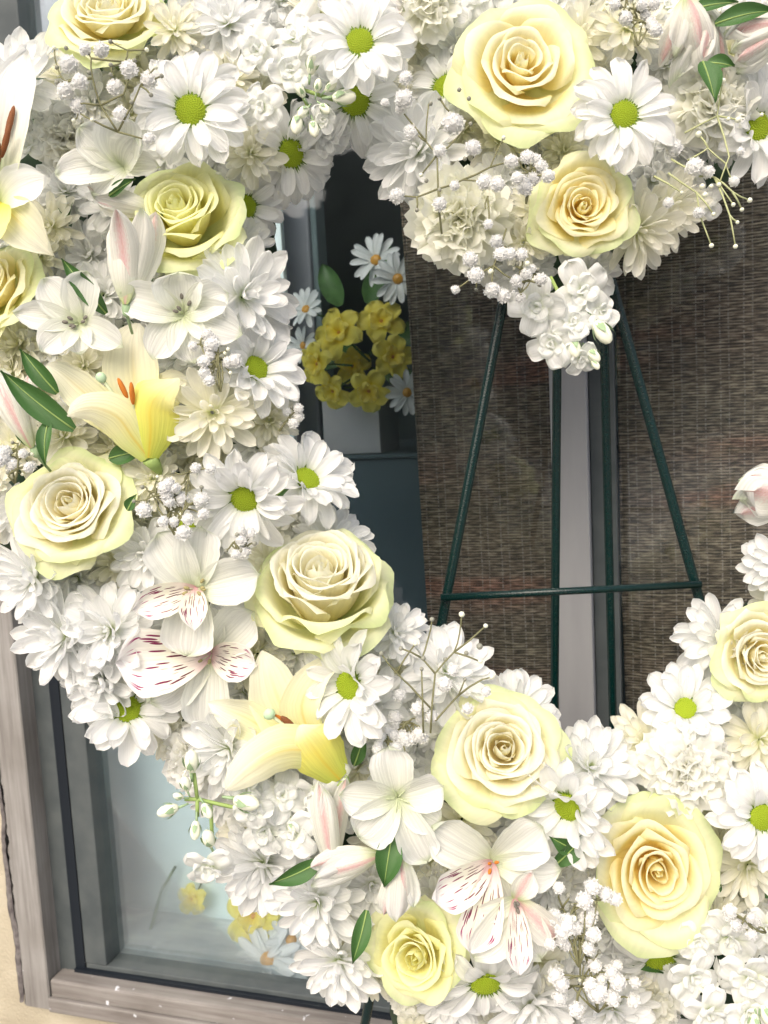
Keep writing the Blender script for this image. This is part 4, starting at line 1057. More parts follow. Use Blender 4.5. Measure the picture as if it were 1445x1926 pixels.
# ------------------------------------------------------------------ roses
ROSES = [
 (200, 28, 128, 'cream yellow rose at the top left corner above baby\'s breath', .045, (.0, .55), .3, 11, (1, 1, 1), dict(cup=.60, pw=.8, off=(.03,-.05)), 'top left rose'),
 (347, 410, 128, 'lemon yellow half open rose beside a pink tinged bud', .045, (-.05, .40), 1.0, 12, (.98, 1.0, .76), dict(cup=.42, core=.66, zc=.38, deep=.9, pw=1.0, n=30, sy=1.12, off=(-.02,.08)), 'lemon rose'),
 (985, 128, 152, 'largest cream rose with tight apricot heart at top centre', .05, (.02, .12), 2.1, 13, (1, 1, 1), dict(cup=.46, core=.60, fall=.22, pw=1.5, off=(.06,.04), n=26, gold=True), 'big top rose'),
 (1097, 386, 92, 'butter yellow rose just above the easel peak', .05, (.0, .10), 4.0, 14, (1, .985, .88), dict(cup=.56, ruffle=1.8, pw=.9, n=28, gold=True, sy=1.34), 'butter rose'),
 (132, 955, 132, 'ivory rose at the far left below the open lily', .05, (-.08, .35), 5.2, 15, (1, 1.0, 1.05), dict(cup=.58, core=.68, pw=.7, off=(-.05,.04), ruffle=1.5, n=34), 'ivory rose'),
 (606, 1100, 146, 'tall cream rose seen from the side at the inner edge of the wreath', .05, (.0, 1.0), 2.7, 16, (1, 1, 1), dict(cup=.66, core=.72, deep=1.3, ruffle=1.5, pw=.8, n=36, off=(-.02,.06)), 'tall side rose'),
 (942, 1412, 136, 'cream rose under the easel at the bottom of the opening', .05, (-.05, .40), .8, 17, (1, 1.0, .95), dict(cup=.60, core=.70, pw=.85, ruffle=1.4, n=32, off=(.05,-.02)), 'rose under the easel'),
 (1230, 1640, 136, 'cream rose with spiral golden heart and wide green tinged petals', .05, (-.04, .02), 3.3, 18, (1, .98, .90), dict(cup=.46, core=.62, fall=.15, pw=1.1, n=26, off=(-.05,-.03), gold=True, sy=1.2), 'spiral rose'),
 (782, 1792, 112, 'lemon rose lowest in the wreath left of striped alstroemeria', .045, (-.35, .12), 1.9, 19, (.98, 1.0, .78), dict(cup=.48, core=.6, ruffle=1.9, pw=.8, n=25, off=(-.08,0)), 'low lemon rose'),
 (1430, 1228, 108, 'cream rose cut by the right edge of the photo', .045, (.1, .05), 4.4, 20, (1, 1.0, 1.05), dict(cup=.62, ruffle=1.5, pw=1.2, n=28, off=(.08,0)), 'right edge rose'),
 (-12, 545, 118, 'yellow rose cut by the left edge of the photo', .035, (-.5, .35), 2.2, 21, (1, .98, .84), dict(cup=.42), 'left edge rose')]
for (x, y, r, lab, tw, tl, sp_, sd, tint, kw, s) in ROSES:
    kw = dict(kw); kw.setdefault('n', 30)
    make_rose(x, y, r * .94, lab, tw - .012, tl, sp_, sd, (tint[0], tint[1], 1.0 if tint[2] > 1 or sd in (16, 17) else tint[2] * .94), (1, 1, .88), **kw); H(x, y, r, s)

# ------------------------------------------------------------------ daisies with green eyes
FL = ((13, -14, 1.0), (12, 0, .97), (7, 20, .75))
CUPD = ((12, 14, 1.0), (12, 30, .95), (8, 46, .75))
DAISY = [
 (360, 210, 112, 'open white daisy with lime eye between the top left and lemon roses', .055, (.05, .0), 1, None, 'left open daisy'),
 (677, 82, 100, 'open white daisy with lime eye highest at top middle', .055, (.0, .08), 2, None, 'top daisy'),
 (1172, 218, 100, 'open white daisy with lime eye between the biggest and butter yellow roses', .06, (.04, .0), 3, None, 'right open daisy'),
 (462, 935, 108, 'white daisy with long upper petals above the tall side rose', .055, (-.15, -.5), 4, CUPD, 'daisy above the side rose'),
 (660, 1288, 112, 'white daisy facing left between a lily and baby\'s breath', .05, (-.75, .0), 5, CUPD, 'daisy by the lower lily'),
 (1072, 1515, 112, 'white daisy facing sideways between the two bottom cream roses', .045, (-.85, -.3), 6, CUPD, 'daisy between the bottom roses'),
 (1430, 1535, 98, 'white daisy with lime eye at the lower right edge', .05, (.1, .0), 7, None, 'lower right daisy'),
 (238, 1335, 105, 'white daisy lowest on the left shoulder over the window frame', .02, (.5, .5), 8, ((12, 2, 1.0), (11, 18, .95), (7, 34, .75)), 'lowest left daisy'),
 (545, 288, 108, 'shaded white daisy hanging into the opening below the top daisy', .0, (.55, -.6), 9, FL, 'shaded hanging daisy'),
 (668, 188, 112, 'shaded white daisy drooping straight under the top daisy', .01, (.05, -.65), 10, FL, 'drooping daisy'),
 (460, 388, 90, 'shaded white daisy peeping out right of the lemon rose', -.005, (.5, -.45), 11, FL, 'peeping daisy'),
 (478, 695, 105, 'white daisy turned to the right at the inner edge beside the silk flowers', .03, (.8, .35), 12, CUPD, 'right turned daisy'),
 (575, 905, 108, 'white daisy pointing up right towards the dark opening', .02, (.7, .75), 13, CUPD, 'up pointing daisy'),
 (912, 1845, 112, 'white daisy hanging down at the bottom edge right of the low lemon rose', .03, (.0, -.6), 14, FL, 'bottom hanging daisy'),
 (352, 990, 72, 'small white daisy hidden under baby\'s breath above the white alstroemeria', .015, (.0, -.3), 15, None, 'hidden daisy'),
 (838, 165, 90, 'half hidden white daisy left of the biggest cream rose', .015, (-.5, .2), 16, FL, 'half hidden daisy'),
 (1420, 240, 118, 'broad white daisy at the right edge above the woven shade', .01, (.3, -.15), 17, CUPD, 'right edge daisy'),
 (1290, 1335, 92, 'bluish white daisy at the inner edge left of the right edge rose', .02, (-.35, .55), 18, CUPD, 'bluish daisy'),
 (1240, 1800, 112, 'ivory daisy hanging below the rose with the spiral heart', .005, (.0, -.6), 19, FL, 'ivory hanging daisy'),
 (622, 1030, 92, 'white daisy behind the tall side rose with three petals showing', .0, (.25, .55), 20, None, 'daisy behind the side rose'),
 (970, 1340, 92, 'white daisy behind the rose under the easel, only petal tips showing', .0, (.2, .4), 21, None, 'daisy behind the easel rose')]
for (x, y, r, lab, tw, tl, sd, rg, s) in DAISY:
    kw = {} if rg is None else dict(rings=rg)
    make_daisy(x, y, r, lab, tw, tl, sd * 1.3, sd, **kw); H(x, y, r * .85, s)

# ------------------------------------------------------------------ double chrysanthemums
MUMS = [
 (452, 560, 100, 'white', 'big white chrysanthemum bulging into the opening beside the silk flowers', .03, (.8, .1)),
 (70, 1085, 88, 'white', 'white chrysanthemum directly under the ivory rose at the left edge', .02, (-.6, -.25)),
 (130, 1195, 96, 'white', 'white chrysanthemum on the outer left shoulder above the window frame', .02, (-.6, -.1)),
 (215, 1185, 92, 'white', 'white chrysanthemum left of the purple striped alstroemeria', .03, (-.35, 0)),
 (195, 1278, 78, 'white', 'white chrysanthemum above the lowest left daisy', .02, (-.5, -.3)),
 (400, 775, 92, 'cream', 'spidery cream chrysanthemum right of the open lily', .04, (.1, -.2)),
 (790, 285, 95, 'white', 'white chrysanthemum with pointed petals at the upper right rim of the opening', .01, (-.5, -.3)),
 (1195, 430, 92, 'cream', 'cream chrysanthemum drooping right of the butter rose', .01, (.35, -.55)),
 (1250, 395, 85, 'cream', 'cream chrysanthemum under the open daisy beside the woven shade', .0, (.5, -.5)),
 (1470, 1065, 68, 'white', 'white chrysanthemum cut by the right edge above the right edge rose', .01, (-.5, .2)),
 (1356, 1206, 80, 'white', 'white chrysanthemum pointing left at the foot of the right easel leg', .01, (-.7, .1)),
 (1215, 1395, 82, 'cream', 'cream chrysanthemum with pointed petals at the bottom right of the opening', .01, (-.4, .5)),
 (1405, 1625, 78, 'cream', 'cream chrysanthemum tucked right of the spiral rose', .02, (.1, 0)),
 (1425, 1390, 85, 'cream', 'cream chrysanthemum beneath the right edge rose', .02, (.1, .1)),
 (838, 1268, 90, 'white', 'white chrysanthemum under baby\'s breath at the foot of the left easel leg', .01, (.25, .75)),
 (742, 1192, 64, 'white', 'white chrysanthemum right of the tall side rose', .01, (.4, .6)),
 (435, 1405, 85, 'white', 'white chrysanthemum left of the lower lily', .03, (-.3, -.2)),
 (600, 1690, 92, 'white', 'white chrysanthemum left of the low lemon rose', .02, (-.3, -.3)),
 (640, 1802, 84, 'white', 'white chrysanthemum at the bottom above the wooden sill', .015, (-.4, -.35)),
 (500, 1620, 98, 'white', 'white chrysanthemum bulging over the lower left glass', .0, (-.5, -.3)),
 (40, 165, 100, 'white', 'white chrysanthemum at the left edge under the dark frame corner', .02, (-.4, .4)),
 (330, 60, 60, 'cream', 'cream chrysanthemum right of the top left rose', .03, (.1, .1)),
 (430, 50, 78, 'white', 'white chrysanthemum at the top edge between rose and daisy', .02, (0, .2)),
 (430, 150, 62, 'cream', 'small cream chrysanthemum right of the left open daisy', .02, (.2, .1)),
 (470, 290, 72, 'cream', 'cream chrysanthemum under the right petals of the left open daisy', .01, (.4, -.2)),
 (1010, 395, 62, 'cream', 'small cream chrysanthemum left of the butter rose', .02, (-.2, 0)),
 (985, 455, 52, 'cream', 'small cream chrysanthemum low left of the butter rose', .02, (-.2, -.4)),
 (1180, 60, 78, 'cream', 'cream chrysanthemum at the top right of the biggest rose', .02, (.1, .2)),
 (1060, 285, 52, 'cream', 'small cream chrysanthemum between the biggest and butter yellow roses', .01, (0, -.1)),
 (290, 900, 66, 'cream', 'cream chrysanthemum right of the ivory rose under baby\'s breath', .02, (0, 0)),
 (160, 690, 70, 'cream', 'cream chrysanthemum left of the open lily', .0, (-.1, 0)),
 (505, 790, 66, 'cream', 'cream chrysanthemum at the inner rim below the right turned daisy', .01, (.4, -.1)),
 (280, 1040, 70, 'white', 'white chrysanthemum between ivory rose and white alstroemeria', .02, (-.1, -.1)),
 (1110, 1445, 88, 'white', 'white chrysanthemum with long petals left of the carnation at the bottom', .02, (0, .6)),
 (560, 1470, 70, 'white', 'white chrysanthemum under the lower lily', .005, (0, -.1)),
 (700, 1320, 70, 'white', 'white chrysanthemum under the left facing daisy', .02, (0, -.2)),
 (1350, 1730, 62, 'cream', 'cream chrysanthemum right under the spiral rose', .015, (.1, -.1)),
 (1000, 1880, 92, 'white', 'white chrysanthemum at the bottom edge right of the hanging daisy', .01, (.1, -.3)),
 (1150, 1895, 78, 'white', 'white chrysanthemum at the bottom edge under the baby\'s breath', .015, (0, -.2)),
 (100, 430, 70, 'cream', 'cream chrysanthemum left of the lemon rose', .0, (-.2, 0)),
 (730, 1440, 60, 'white', 'white chrysanthemum behind the plain white alstroemeria', .0, (0, 0)),
 (40, 650, 80, 'cream', 'cream chrysanthemum under the rose cut by the left edge', .0, (-.3, -.1))]
for k, (x, y, r, kind, lab, tw, tl) in enumerate(MUMS):
    r *= 1.1 if kind == 'white' else 1.0
    make_mum(x, y, r, lab, tw, tl, k + 3, kind, tint=WARM if kind == 'cream' else (1, 1, 1)); H(x, y, r * .8, '')

# ------------------------------------------------------------------ carnations
CARN = [
 (868, 412, 108, 'big cream carnation at the upper rim of the opening', .03, (-.15, -.25), (1, 1, .97), 'cream carnation at the opening'),
 (1290, 1440, 98, 'pale carnation directly above the rose with the spiral heart', .035, (.0, .2), (1, 1, 1.03), 'carnation above the spiral rose'),
 (368, 1432, 88, 'white carnation over the lower left glass', .01, (-.3, -.3), (1, 1, 1.04), 'white carnation'),
 (1345, 195, 98, 'cream carnation between the right open daisy and the leaves', .02, (.1, .0), (1, 1, 1), 'right carnation'),
 (800, -5, 78, 'cream carnation at the top edge above the half hidden daisy', .03, (0, .2), (1, 1, 1), 'top carnation'),
 (120, 260, 78, 'pale carnation under the baby\'s breath at left', .0, (-.1, 0), (1, 1, 1.03), 'left carnation')]
for k, (x, y, r, lab, tw, tl, tint, s) in enumerate(CARN):
    make_carnation(x, y, r * .95, lab, tw, tl, k + 1, tint); H(x, y, r * .9, s)

# ------------------------------------------------------------------ stock sprays
make_stock('white stock spray with green bud tuft left of the top daisy', [(545, 130, 44, (.1, -.1)), (500, 195, 42, (-.3, -.3)), (490, 95, 46), (555, 75, 44), (600, 215, 26)],
           [(582, 140, 24, (.2, -1)), (622, 182, 30, (1, .1)), (560, 215, 26, (-.1, 1)), (585, 225, 22, (.2, 1)), (600, 195, 18, (.5, .6)), (570, 180, 18, (-.4, -.6)), (592, 172, 16, (.2, -.8)), (575, 200, 20, (-.3, .5)), (608, 170, 17, (.8, -.5))], [[(520, 100), (560, 160), (575, 190)], [(560, 160), (620, 180)]], .05, 1)
H(555, 150, 80, 'stock spray by the top daisy')
make_stock('white stock spray hanging over the easel peak', [(1092, 545, 56, (.1, -.2)), (1015, 575, 54, (-.3, -.3)), (1042, 640, 46, (-.3, -.2)), (1075, 605, 38, (.1, .1)), (1130, 585, 34, (.3, .1)), (1090, 665, 34, (.2, -.6))],
           [(1078, 635, 26, (.1, 1)), (1105, 652, 22, (.6, .8)), (1118, 605, 34, (.5, .9)), (1112, 670, 16, (.4, .8))], [[(1040, 520), (1075, 590), (1085, 640)], [(1075, 590), (1118, 605)]], .035, 2)
H(1070, 600, 80, 'stock spray over the easel peak')
make_stock('white stock spray with green buds reaching over the lower left glass', [(395, 1622, 46, (-.1, -.75)), (470, 1530, 36, (.2, -.2)), (455, 1490, 34)],
           [(365, 1462, 30, (.05, -1)), (340, 1525, 26, (-1, .25)), (372, 1550, 22, (0, 1)), (358, 1495, 20, (-.2, -1)), (398, 1590, 26, (-.1, -.6)), (440, 1512, 34, (1, .1)), (385, 1520, 20, (.5, .7)), (350, 1508, 14, (-.7, -.3))],
           [[(500, 1530), (430, 1528), (372, 1515), (350, 1515)], [(372, 1515), (366, 1470)], [(395, 1525), (398, 1590)], [(372, 1515), (372, 1545)]], .05, 3)
H(400, 1540, 70, 'stock spray over the lower glass')
make_stock('white stock blossoms below the lower lily', [(530, 1495, 50), (600, 1500, 52), (555, 1560, 50), (500, 1560, 44), (615, 1440, 40), (480, 1450, 42)], [(545, 1535, 20, (.3, .8))], [], .035, 4)
H(560, 1520, 80, 'stock under the lower lily')
make_stock('large white stock spray at the lower right corner', [(1305, 1835, 52), (1365, 1765, 54), (1400, 1835, 56), (1330, 1895, 50), (1400, 1900, 46), (1310, 1770, 40), (1435, 1755, 40)],
           [(1425, 1880, 26, (.2, 1)), (1410, 1900, 22, (-.2, 1)), (1438, 1905, 24, (.5, 1))], [[(1400, 1800), (1425, 1880)]], .04, 5)
H(1365, 1825, 110, 'corner stock spray')
make_stock('white stock blossoms at the very top left of the biggest rose', [(900, -5, 42), (955, -18, 40), (850, 30, 40)], [], [], .02, 6)
make_stock('white stock blossoms between the open lily and right turned daisy', [(440, 700, 40), (400, 660, 36), (360, 700, 34)], [], [], .015, 7)
make_stock('white stock blossoms behind the green leaves at the top right corner', [(1250, 20, 42), (1420, 120, 46), (1390, 20, 40), (1300, 130, 40)], [(1290, 20, 18, (0, -1))], [], .01, 8)

# ------------------------------------------------------------------ lilies
W_ = dict
def make_lily(label, px, py, toward, petals, stamens, seed):
    rng = random.Random(seed)
    t = thing('lily', label, 'lily', frame(px, py, toward, (0, 0), 0, K), 'pale yellow lilies')
    for (mk, ctrl, c0, c1, cup) in petals: ribbon(t, M[mk], ctrl, c0, c1, rng, cup)
    for q in stamens: stamen(t, *q)
    v, f = tube([(0, 0, 6), (6, -10, -6), (10, -24, -30)], [15, 12, 6], 8); put('stem', mesh('lily_stem', v, f, M['sepal']), t)
    return t
make_lily('open pale yellow lily with orange stamens above the ivory rose', 283, 862, .035, [
  ('lily', [(0, 0, -5, 30), (-15, 60, -2, 72), (-28, 145, 6, 98), (-28, 205, 8, 78), (-22, 240, -2, 8)], (1, 0, 0), (1, 0, 0), .35),
  ('lily', [(0, 0, 0, 25), (-45, 50, 5, 50), (-105, 108, 18, 70), (-150, 148, 24, 42), (-180, 163, 14, 3)], (.7, .7, 0), (.5, .8, .2), .3),
  ('lily', [(0, 0, 0, 25), (14, 60, 0, 60), (30, 108, 6, 70), (52, 132, 18, 52), (70, 140, 14, 4)], (.9, -.4, 0), (.5, -.9, .3), .3),
  ('lily', [(0, 0, 12, 30), (-24, 36, 30, 62), (-44, 68, 48, 72), (-78, 82, 66, 54), (-108, 76, 74, 30), (-124, 68, 68, 4)], (.8, .6, 0), (.0, 1, .3), -.3),
  ('lily_deep', [(0, 0, 14, 34), (10, 45, 36, 82), (14, 84, 54, 92), (32, 106, 70, 66), (54, 122, 70, 34), (66, 132, 64, 4)], (1, -.1, 0), (.6, -.7, .3), -.35)],
  [([(-5, 20, 10), (-25, 90, 35), (-36, 118, 45)], 5, M['anther_orange'], 20), ([(-5, 20, 10), (-20, 80, 35), (-18, 108, 52)], 5, M['anther_orange'], 22), ([(-5, 20, 10), (-40, 90, 40), (-68, 134, 62)], 9, M['stigma'], 10, 3.0)], 1)
H(260, 745, 110, 'open lily')
make_lily('pale yellow lily with green stigma below the tall side rose', 640, 1462, .038, [
  ('lily', [(0, 0, -5, 30), (-60, 60, 0, 72), (-105, 130, 5, 100), (-125, 190, 10, 66), (-138, 224, 5, 4)], (.8, .5, 0), (.9, .4, 0), .3),
  ('lily', [(0, 0, 0, 30), (-42, 62, 10, 62), (-66, 125, 24, 72), (-44, 178, 32, 56), (-8, 208, 22, 26), (6, 218, 14, 3)], (.9, .3, 0), (.7, -.6, .3), .45),
  ('lily', [(0, 0, 0, 25), (-90, 60, 5, 60), (-160, 105, 12, 74), (-205, 126, 20, 42), (-230, 134, 15, 3)], (.4, .9, 0), (.3, .95, .2), .3),
  ('lily', [(0, 10, 10, 30), (-50, 55, 40, 72), (-100, 62, 62, 84), (-150, 34, 72, 66), (-182, 4, 62, 32), (-192, -6, 56, 3)], (.5, .9, 0), (-.6, .8, .2), -.3),
  ('lily_deep', [(0, 0, 14, 44), (-25, 35, 36, 88), (-46, 68, 50, 100), (-58, 88, 56, 74), (-66, 104, 50, 8)], (.75, .65, 0), (.75, .65, 0), -.35)],
  [([(-10, 20, 10), (-60, 80, 30), (-88, 108, 45)], 6, M['anther_brown'], 17), ([(-10, 20, 10), (-70, 90, 30), (-102, 112, 42)], 6, M['anther_orange'], 15), ([(-10, 20, 10), (-80, 90, 40), (-118, 124, 56)], 11, M['stigma'], 10, 3.0)], 2)
H(570, 1370, 110, 'lower lily')
make_tepals('lily', 'white lily with long brown anthers at the left edge', 'lily', 5, 385, .045, [
  ('lily_white', 78, 262, 92, W_(elev=6, curl=.0, point=.6, peak=.66, basew=.2)),
  ('lily_white', 28, 92, 84, W_(elev=20, curl=.4, point=.6, peak=.66, z0=6)),
  ('lily', -45, 120, 92, W_(elev=16, curl=.35, point=.8, tint=(1, 1, 1), z0=4)),
  ('lily', -100, 100, 90, W_(elev=26, curl=.2, point=.7, tint=(1, .96, .55), z0=8)),
  ('lily', 150, 150, 90, W_(elev=10, curl=.2, point=.7, z0=0)),
  ('lily', 200, 150, 90, W_(elev=10, curl=.2, point=.7, z0=0))],
  [([(-8, 20, 10), (8, 60, 30), (24, 92, 45)], 6, M['anther_brown'], 30), ([(-8, 20, 10), (0, 40, 30), (12, 62, 50)], 6.5, M['anther_brown'], 30), ([(-8, 20, 10), (10, 70, 30), (27, 128, 35)], 6, M['anther_brown'], 30),
   ([(-10, 0, 10), (-4, 50, 36), (2, 110, 55)], 7, M['stigma'], 8, 6.0)], 3, 'pale yellow lilies')
H(30, 330, 100, 'left edge lily')

# ------------------------------------------------------------------ alstroemeria
AG = 'alstroemeria blossoms'
def stam(n, rng, r, mat, spread=1.0, h=18, up=0):
    out = []
    for k in range(n):
        a = rng.uniform(0, 6.28); d = r * rng.uniform(.4, 1.0)
        x, y = d * math.cos(a) * spread, d * math.sin(a) + up
        out.append(([(0, 0, 3), (x * .5, y * .5, h * .8), (x, y, h)], 3.2, mat, 5.5, .9))
    return out
SR = random.Random(9)
make_tepals('alstroemeria', 'white alstroemeria with fine maroon dashes and olive anthers', 'alstroemeria', 370, 1108, .05, [
  ('alstro', 122, 118, 94, W_(elev=14, curl=.05, point=.2, peak=.7)), ('alstro', 84, 112, 92, W_(elev=10, curl=.0, point=.1, peak=.72, z0=3)), ('alstro', 14, 116, 92, W_(elev=12, curl=.1, point=.3, peak=.65)),
  ('alstro', -98, 116, 104, W_(elev=4, curl=.05, point=.1, peak=.7, z0=-6)), ('alstro_striped', 198, 112, 66, W_(elev=18, curl=.1, point=0.80, peak=.6, z0=7, tint=(1, 1, .97))), ('alstro_striped', -86, 78, 56, W_(elev=24, curl=.05, point=0.95, peak=.55, z0=9, tint=(1, 1, .97)))],
  stam(7, SR, 22, M['anther_olive']), 1, AG)
H(370, 1108, 95, 'finely dashed alstroemeria')
make_tepals('alstroemeria', 'white alstroemeria with bold magenta streaks left of the lower lily', 'alstroemeria', 400, 1228, .032, [
  ('alstro', 45, 112, 96, W_(elev=12, point=.4, peak=.65)), ('alstro', -94, 136, 98, W_(elev=4, curl=.1, point=.2, peak=.7)), ('alstro', 218, 140, 104, W_(elev=2, point=.4, peak=.65, z0=-6)),
  ('alstro_striped', 184, 166, 136, W_(elev=16, curl=.08, point=0.95, peak=.74, z0=6, ruffle=.12, basew=.07)), ('alstro_striped', -12, 92, 80, W_(elev=20, curl=.1, point=0.60, peak=.65, z0=6)), ('alstro', 100, 90, 80, W_(elev=8, point=.2, z0=-3))],
  stam(5, SR, 26, M['anther_olive']), 2, AG)
H(370, 1250, 110, 'magenta streaked alstroemeria')
make_tepals('alstroemeria', 'white alstroemeria with magenta streaks left of the spiral rose', 'alstroemeria', 925, 1620, .05, [
  ('alstro', 147, 128, 94, W_(elev=10, point=.2, peak=.68)), ('alstro', 40, 112, 96, W_(elev=12, point=.2, peak=.7, tint=(1, .99, 1))), ('alstro', -4, 118, 80, W_(elev=10, curl=.1, point=.5, peak=.66)),
  ('alstro_striped', 203, 124, 84, W_(elev=20, point=0.50, peak=.72, z0=6, basew=.12)), ('alstro_striped', 254, 150, 84, W_(elev=14, curl=.1, point=0.60, peak=.72, z0=8, basew=.12)), ('alstro', -70, 110, 80, W_(elev=2, point=.3, z0=-4))],
  stam(3, SR, 14, M['anther_orange']), 3, AG)
H(910, 1630, 105, 'streaked alstroemeria by the spiral rose')
make_tepals('alstroemeria', 'nodding white alstroemeria with pink flush and fine dashes over baby\'s breath', 'alstroemeria', 968, 1690, .06, [
  ('alstro_blush', -38, 112, 62, W_(elev=10, curl=.3, point=.7, side=-.1, tint=(1, .98, .98))), ('alstro', 236, 122, 80, W_(elev=8, curl=.2, point=.4)), ('alstro_striped', -88, 118, 50, W_(elev=16, curl=.1, point=0.70, peak=.66, z0=6)),
  ('alstro', 200, 74, 46, W_(elev=10, curl=.3, point=.9)), ('alstro_blush', 62, 60, 50, W_(elev=6, point=.8)), ('alstro', -66, 110, 74, W_(elev=2, point=.4, z0=-6))],
  stam(4, SR, 10, M['anther'], up=-10), 4, AG)
H(970, 1740, 80, 'nodding alstroemeria')
make_tepals('alstroemeria', 'plain white alstroemeria with pale star centre at bottom middle', 'alstroemeria', 748, 1500, .055, [
  ('alstro', 100, 96, 84, W_(elev=10, point=.1, peak=.7)), ('alstro', 172, 104, 76, W_(elev=12, point=.6, peak=.6, z0=4)), ('alstro', 18, 84, 74, W_(elev=12, point=.1, peak=.7, z0=2)),
  ('alstro', 222, 92, 90, W_(elev=10, point=.1, peak=.7, z0=5)), ('alstro', -64, 118, 76, W_(elev=6, curl=.1, point=.1, peak=.7)), ('alstro', -30, 84, 70, W_(elev=6, point=.2, z0=-4))],
  [([(0, 0, 3), (x, y, 14)], 1.8, M['filament'], 8, 1.4) for x, y in ((8, 12), (-6, 14), (14, -2), (-3, -14), (4, -20), (-14, 2))], 5, AG)
H(748, 1500, 90, 'plain white alstroemeria')
make_tepals('alstroemeria', 'white cupped alstroemeria with grey anthers left of the lemon rose top', 'alstroemeria', 236, 318, .045, [
  ('alstro', 80, 88, 92, W_(elev=30, point=.1, peak=.65, cup=.5)), ('alstro', 188, 118, 72, W_(elev=14, curl=.15, point=.3, z0=4)), ('alstro', -2, 66, 52, W_(elev=24, curl=.3, point=.4, z0=6)),
  ('alstro', 140, 96, 80, W_(elev=20, point=.2)), ('alstro', 222, 72, 60, W_(elev=18, curl=.3, point=.4, z0=6)), ('alstro', 45, 66, 70, W_(elev=30, point=.2, cup=.5))],
  stam(6, SR, 26, M['anther'], up=38), 6, AG)
H(225, 300, 85, 'cupped alstroemeria')
make_tepals('alstroemeria', 'white alstroemeria with grey anthers left above the open lily', 'alstroemeria', 152, 610, .045, [
  ('alstro', 78, 92, 76, W_(elev=14, point=.3)), ('alstro', 172, 112, 58, W_(elev=14, curl=.1, point=.8, z0=4)), ('alstro', 222, 84, 70, W_(elev=16, point=.2, z0=5)), ('alstro', -28, 88, 62, W_(elev=12, curl=.15, point=.3, z0=5)),
  ('alstro', 128, 96, 72, W_(elev=10, point=.4)), ('alstro', -84, 60, 60, W_(elev=14, point=.2))], stam(6, SR, 22, M['anther']), 7, AG)
H(150, 600, 85, 'alstroemeria above the open lily')
make_tepals('alstroemeria', 'white alstroemeria with grey anthers below the lemon rose', 'alstroemeria', 348, 592, .05, [
  ('alstro', 92, 74, 96, W_(elev=24, point=.1, peak=.7, cup=.4)), ('alstro', 166, 112, 76, W_(elev=14, curl=.1, point=.1, z0=5)), ('alstro', -20, 108, 84, W_(elev=12, curl=.15, point=.2, z0=5)), ('alstro', 236, 96, 76, W_(elev=10, curl=.1, point=.2, z0=3)),
  ('alstro', -78, 88, 80, W_(elev=8, curl=.1, point=.3)), ('alstro', 20, 92, 74, W_(elev=16, point=.2))], stam(4, SR, 16, M['anther'], up=12), 8, AG)
H(348, 585, 95, 'alstroemeria under the lemon rose')
def closed(lab, x, y, az, L, Wd, tw, seed, n=5, flare=0, foot=None):
    rg = random.Random(seed)
    ps = []
    for k in range(n):
        ps.append(('alstro_blush' if k % 2 == 0 else 'alstro', az + (k - (n - 1) / 2) * (7 + 24 * flare) + rg.uniform(-3, 3), L * rg.uniform(.86, 1.05), Wd * rg.uniform(.8, 1.05), W_(elev=14 - 7 * abs(k - (n - 1) / 2), curl=rg.uniform(-.15, .3) + flare, point=.35 - flare * .6, peak=.6, cup=-.35, z0=8 - 4 * abs(k - (n - 1) / 2), side=rg.uniform(-.08, .08), ruffle=.22 + flare)))
    t = make_tepals('alstroemeria_bud', lab, 'alstroemeria', x, y, tw, ps, (), seed, 'half closed alstroemeria')
    v, f = blob((0, 0, -2), 1, 8, 8, (Wd * .30, Wd * .15, Wd * .15)); put('ovary', mesh('ovary', v, f, M['grey_green']), t, Matrix.Rotation(R(az), 4, 'Z') @ Matrix.Translation((-Wd * .12, 0, 0)))
    c_, s_ = math.cos(R(az)), math.sin(R(az)); e = foot or (-c_ * 42, -s_ * 42, -40)
    v, f = tube([(-c_ * 4, -s_ * 4, -2), (-c_ * 22, -s_ * 22, e[2] * .3), e], [3.4, 2.8, 2.4], 6); put('stem', mesh('bud_stem', v, f, M['grey_green']), t)
    return t
closed('half closed white alstroemeria with pink midribs left of the lemon rose', 238, 572, 88, 160, 56, .06, 1); H(235, 490, 60, 'half closed alstroemeria')
closed('half closed alstroemeria with pink blush over the cream stock', 290, 395, 165, 110, 52, .04, 2, 3)
closed('pink blushed alstroemeria hanging at the top right under the leaves', 1290, -5, -68, 98, 50, .05, 3, 6, .35); H(1300, 60, 60, 'blushed alstroemeria')
closed('white alstroemeria bud hanging beside the blushed one at top right', 1330, 30, -95, 90, 46, .045, 4, 5, .4)
closed('pink blushed alstroemeria at the top right corner pointing left', 1475, 50, 190, 100, 56, .05, 5, 6, .3); H(1420, 50, 60, 'corner alstroemeria')
closed('upright alstroemeria bud with pink green streak by the plain white one', 628, 1640, 96, 165, 40, .045, 6, 4); H(625, 1590, 55, 'upright bud')
closed('alstroemeria bud lying to the left with rosy base above the low lemon rose', 716, 1606, 198, 135, 42, .055, 7, 4); H(650, 1640, 60, 'lying bud')
closed('hanging alstroemeria bud with rosy midrib above the low lemon rose', 752, 1604, -88, 108, 54, .06, 8, 4); H(752, 1660, 55, 'hanging bud')
closed('greenish white alstroemeria bud at the left edge beside the dark leaf', 62, 842, 112, 140, 48, .045, 9, 4); H(30, 780, 60, 'left edge bud')
closed('pale striped alstroemeria poking in at the right edge', 1498, 935, 172, 96, 92, .02, 10, 5, .15, (10, -135, -20))
closed('green tipped alstroemeria bud at the top middle left of the top daisy', 600, -10, -120, 90, 50, .04, 11, 3)
closed('small blushed alstroemeria bud behind the top carnation', 700, -30, -40, 85, 40, .03, 12, 3)

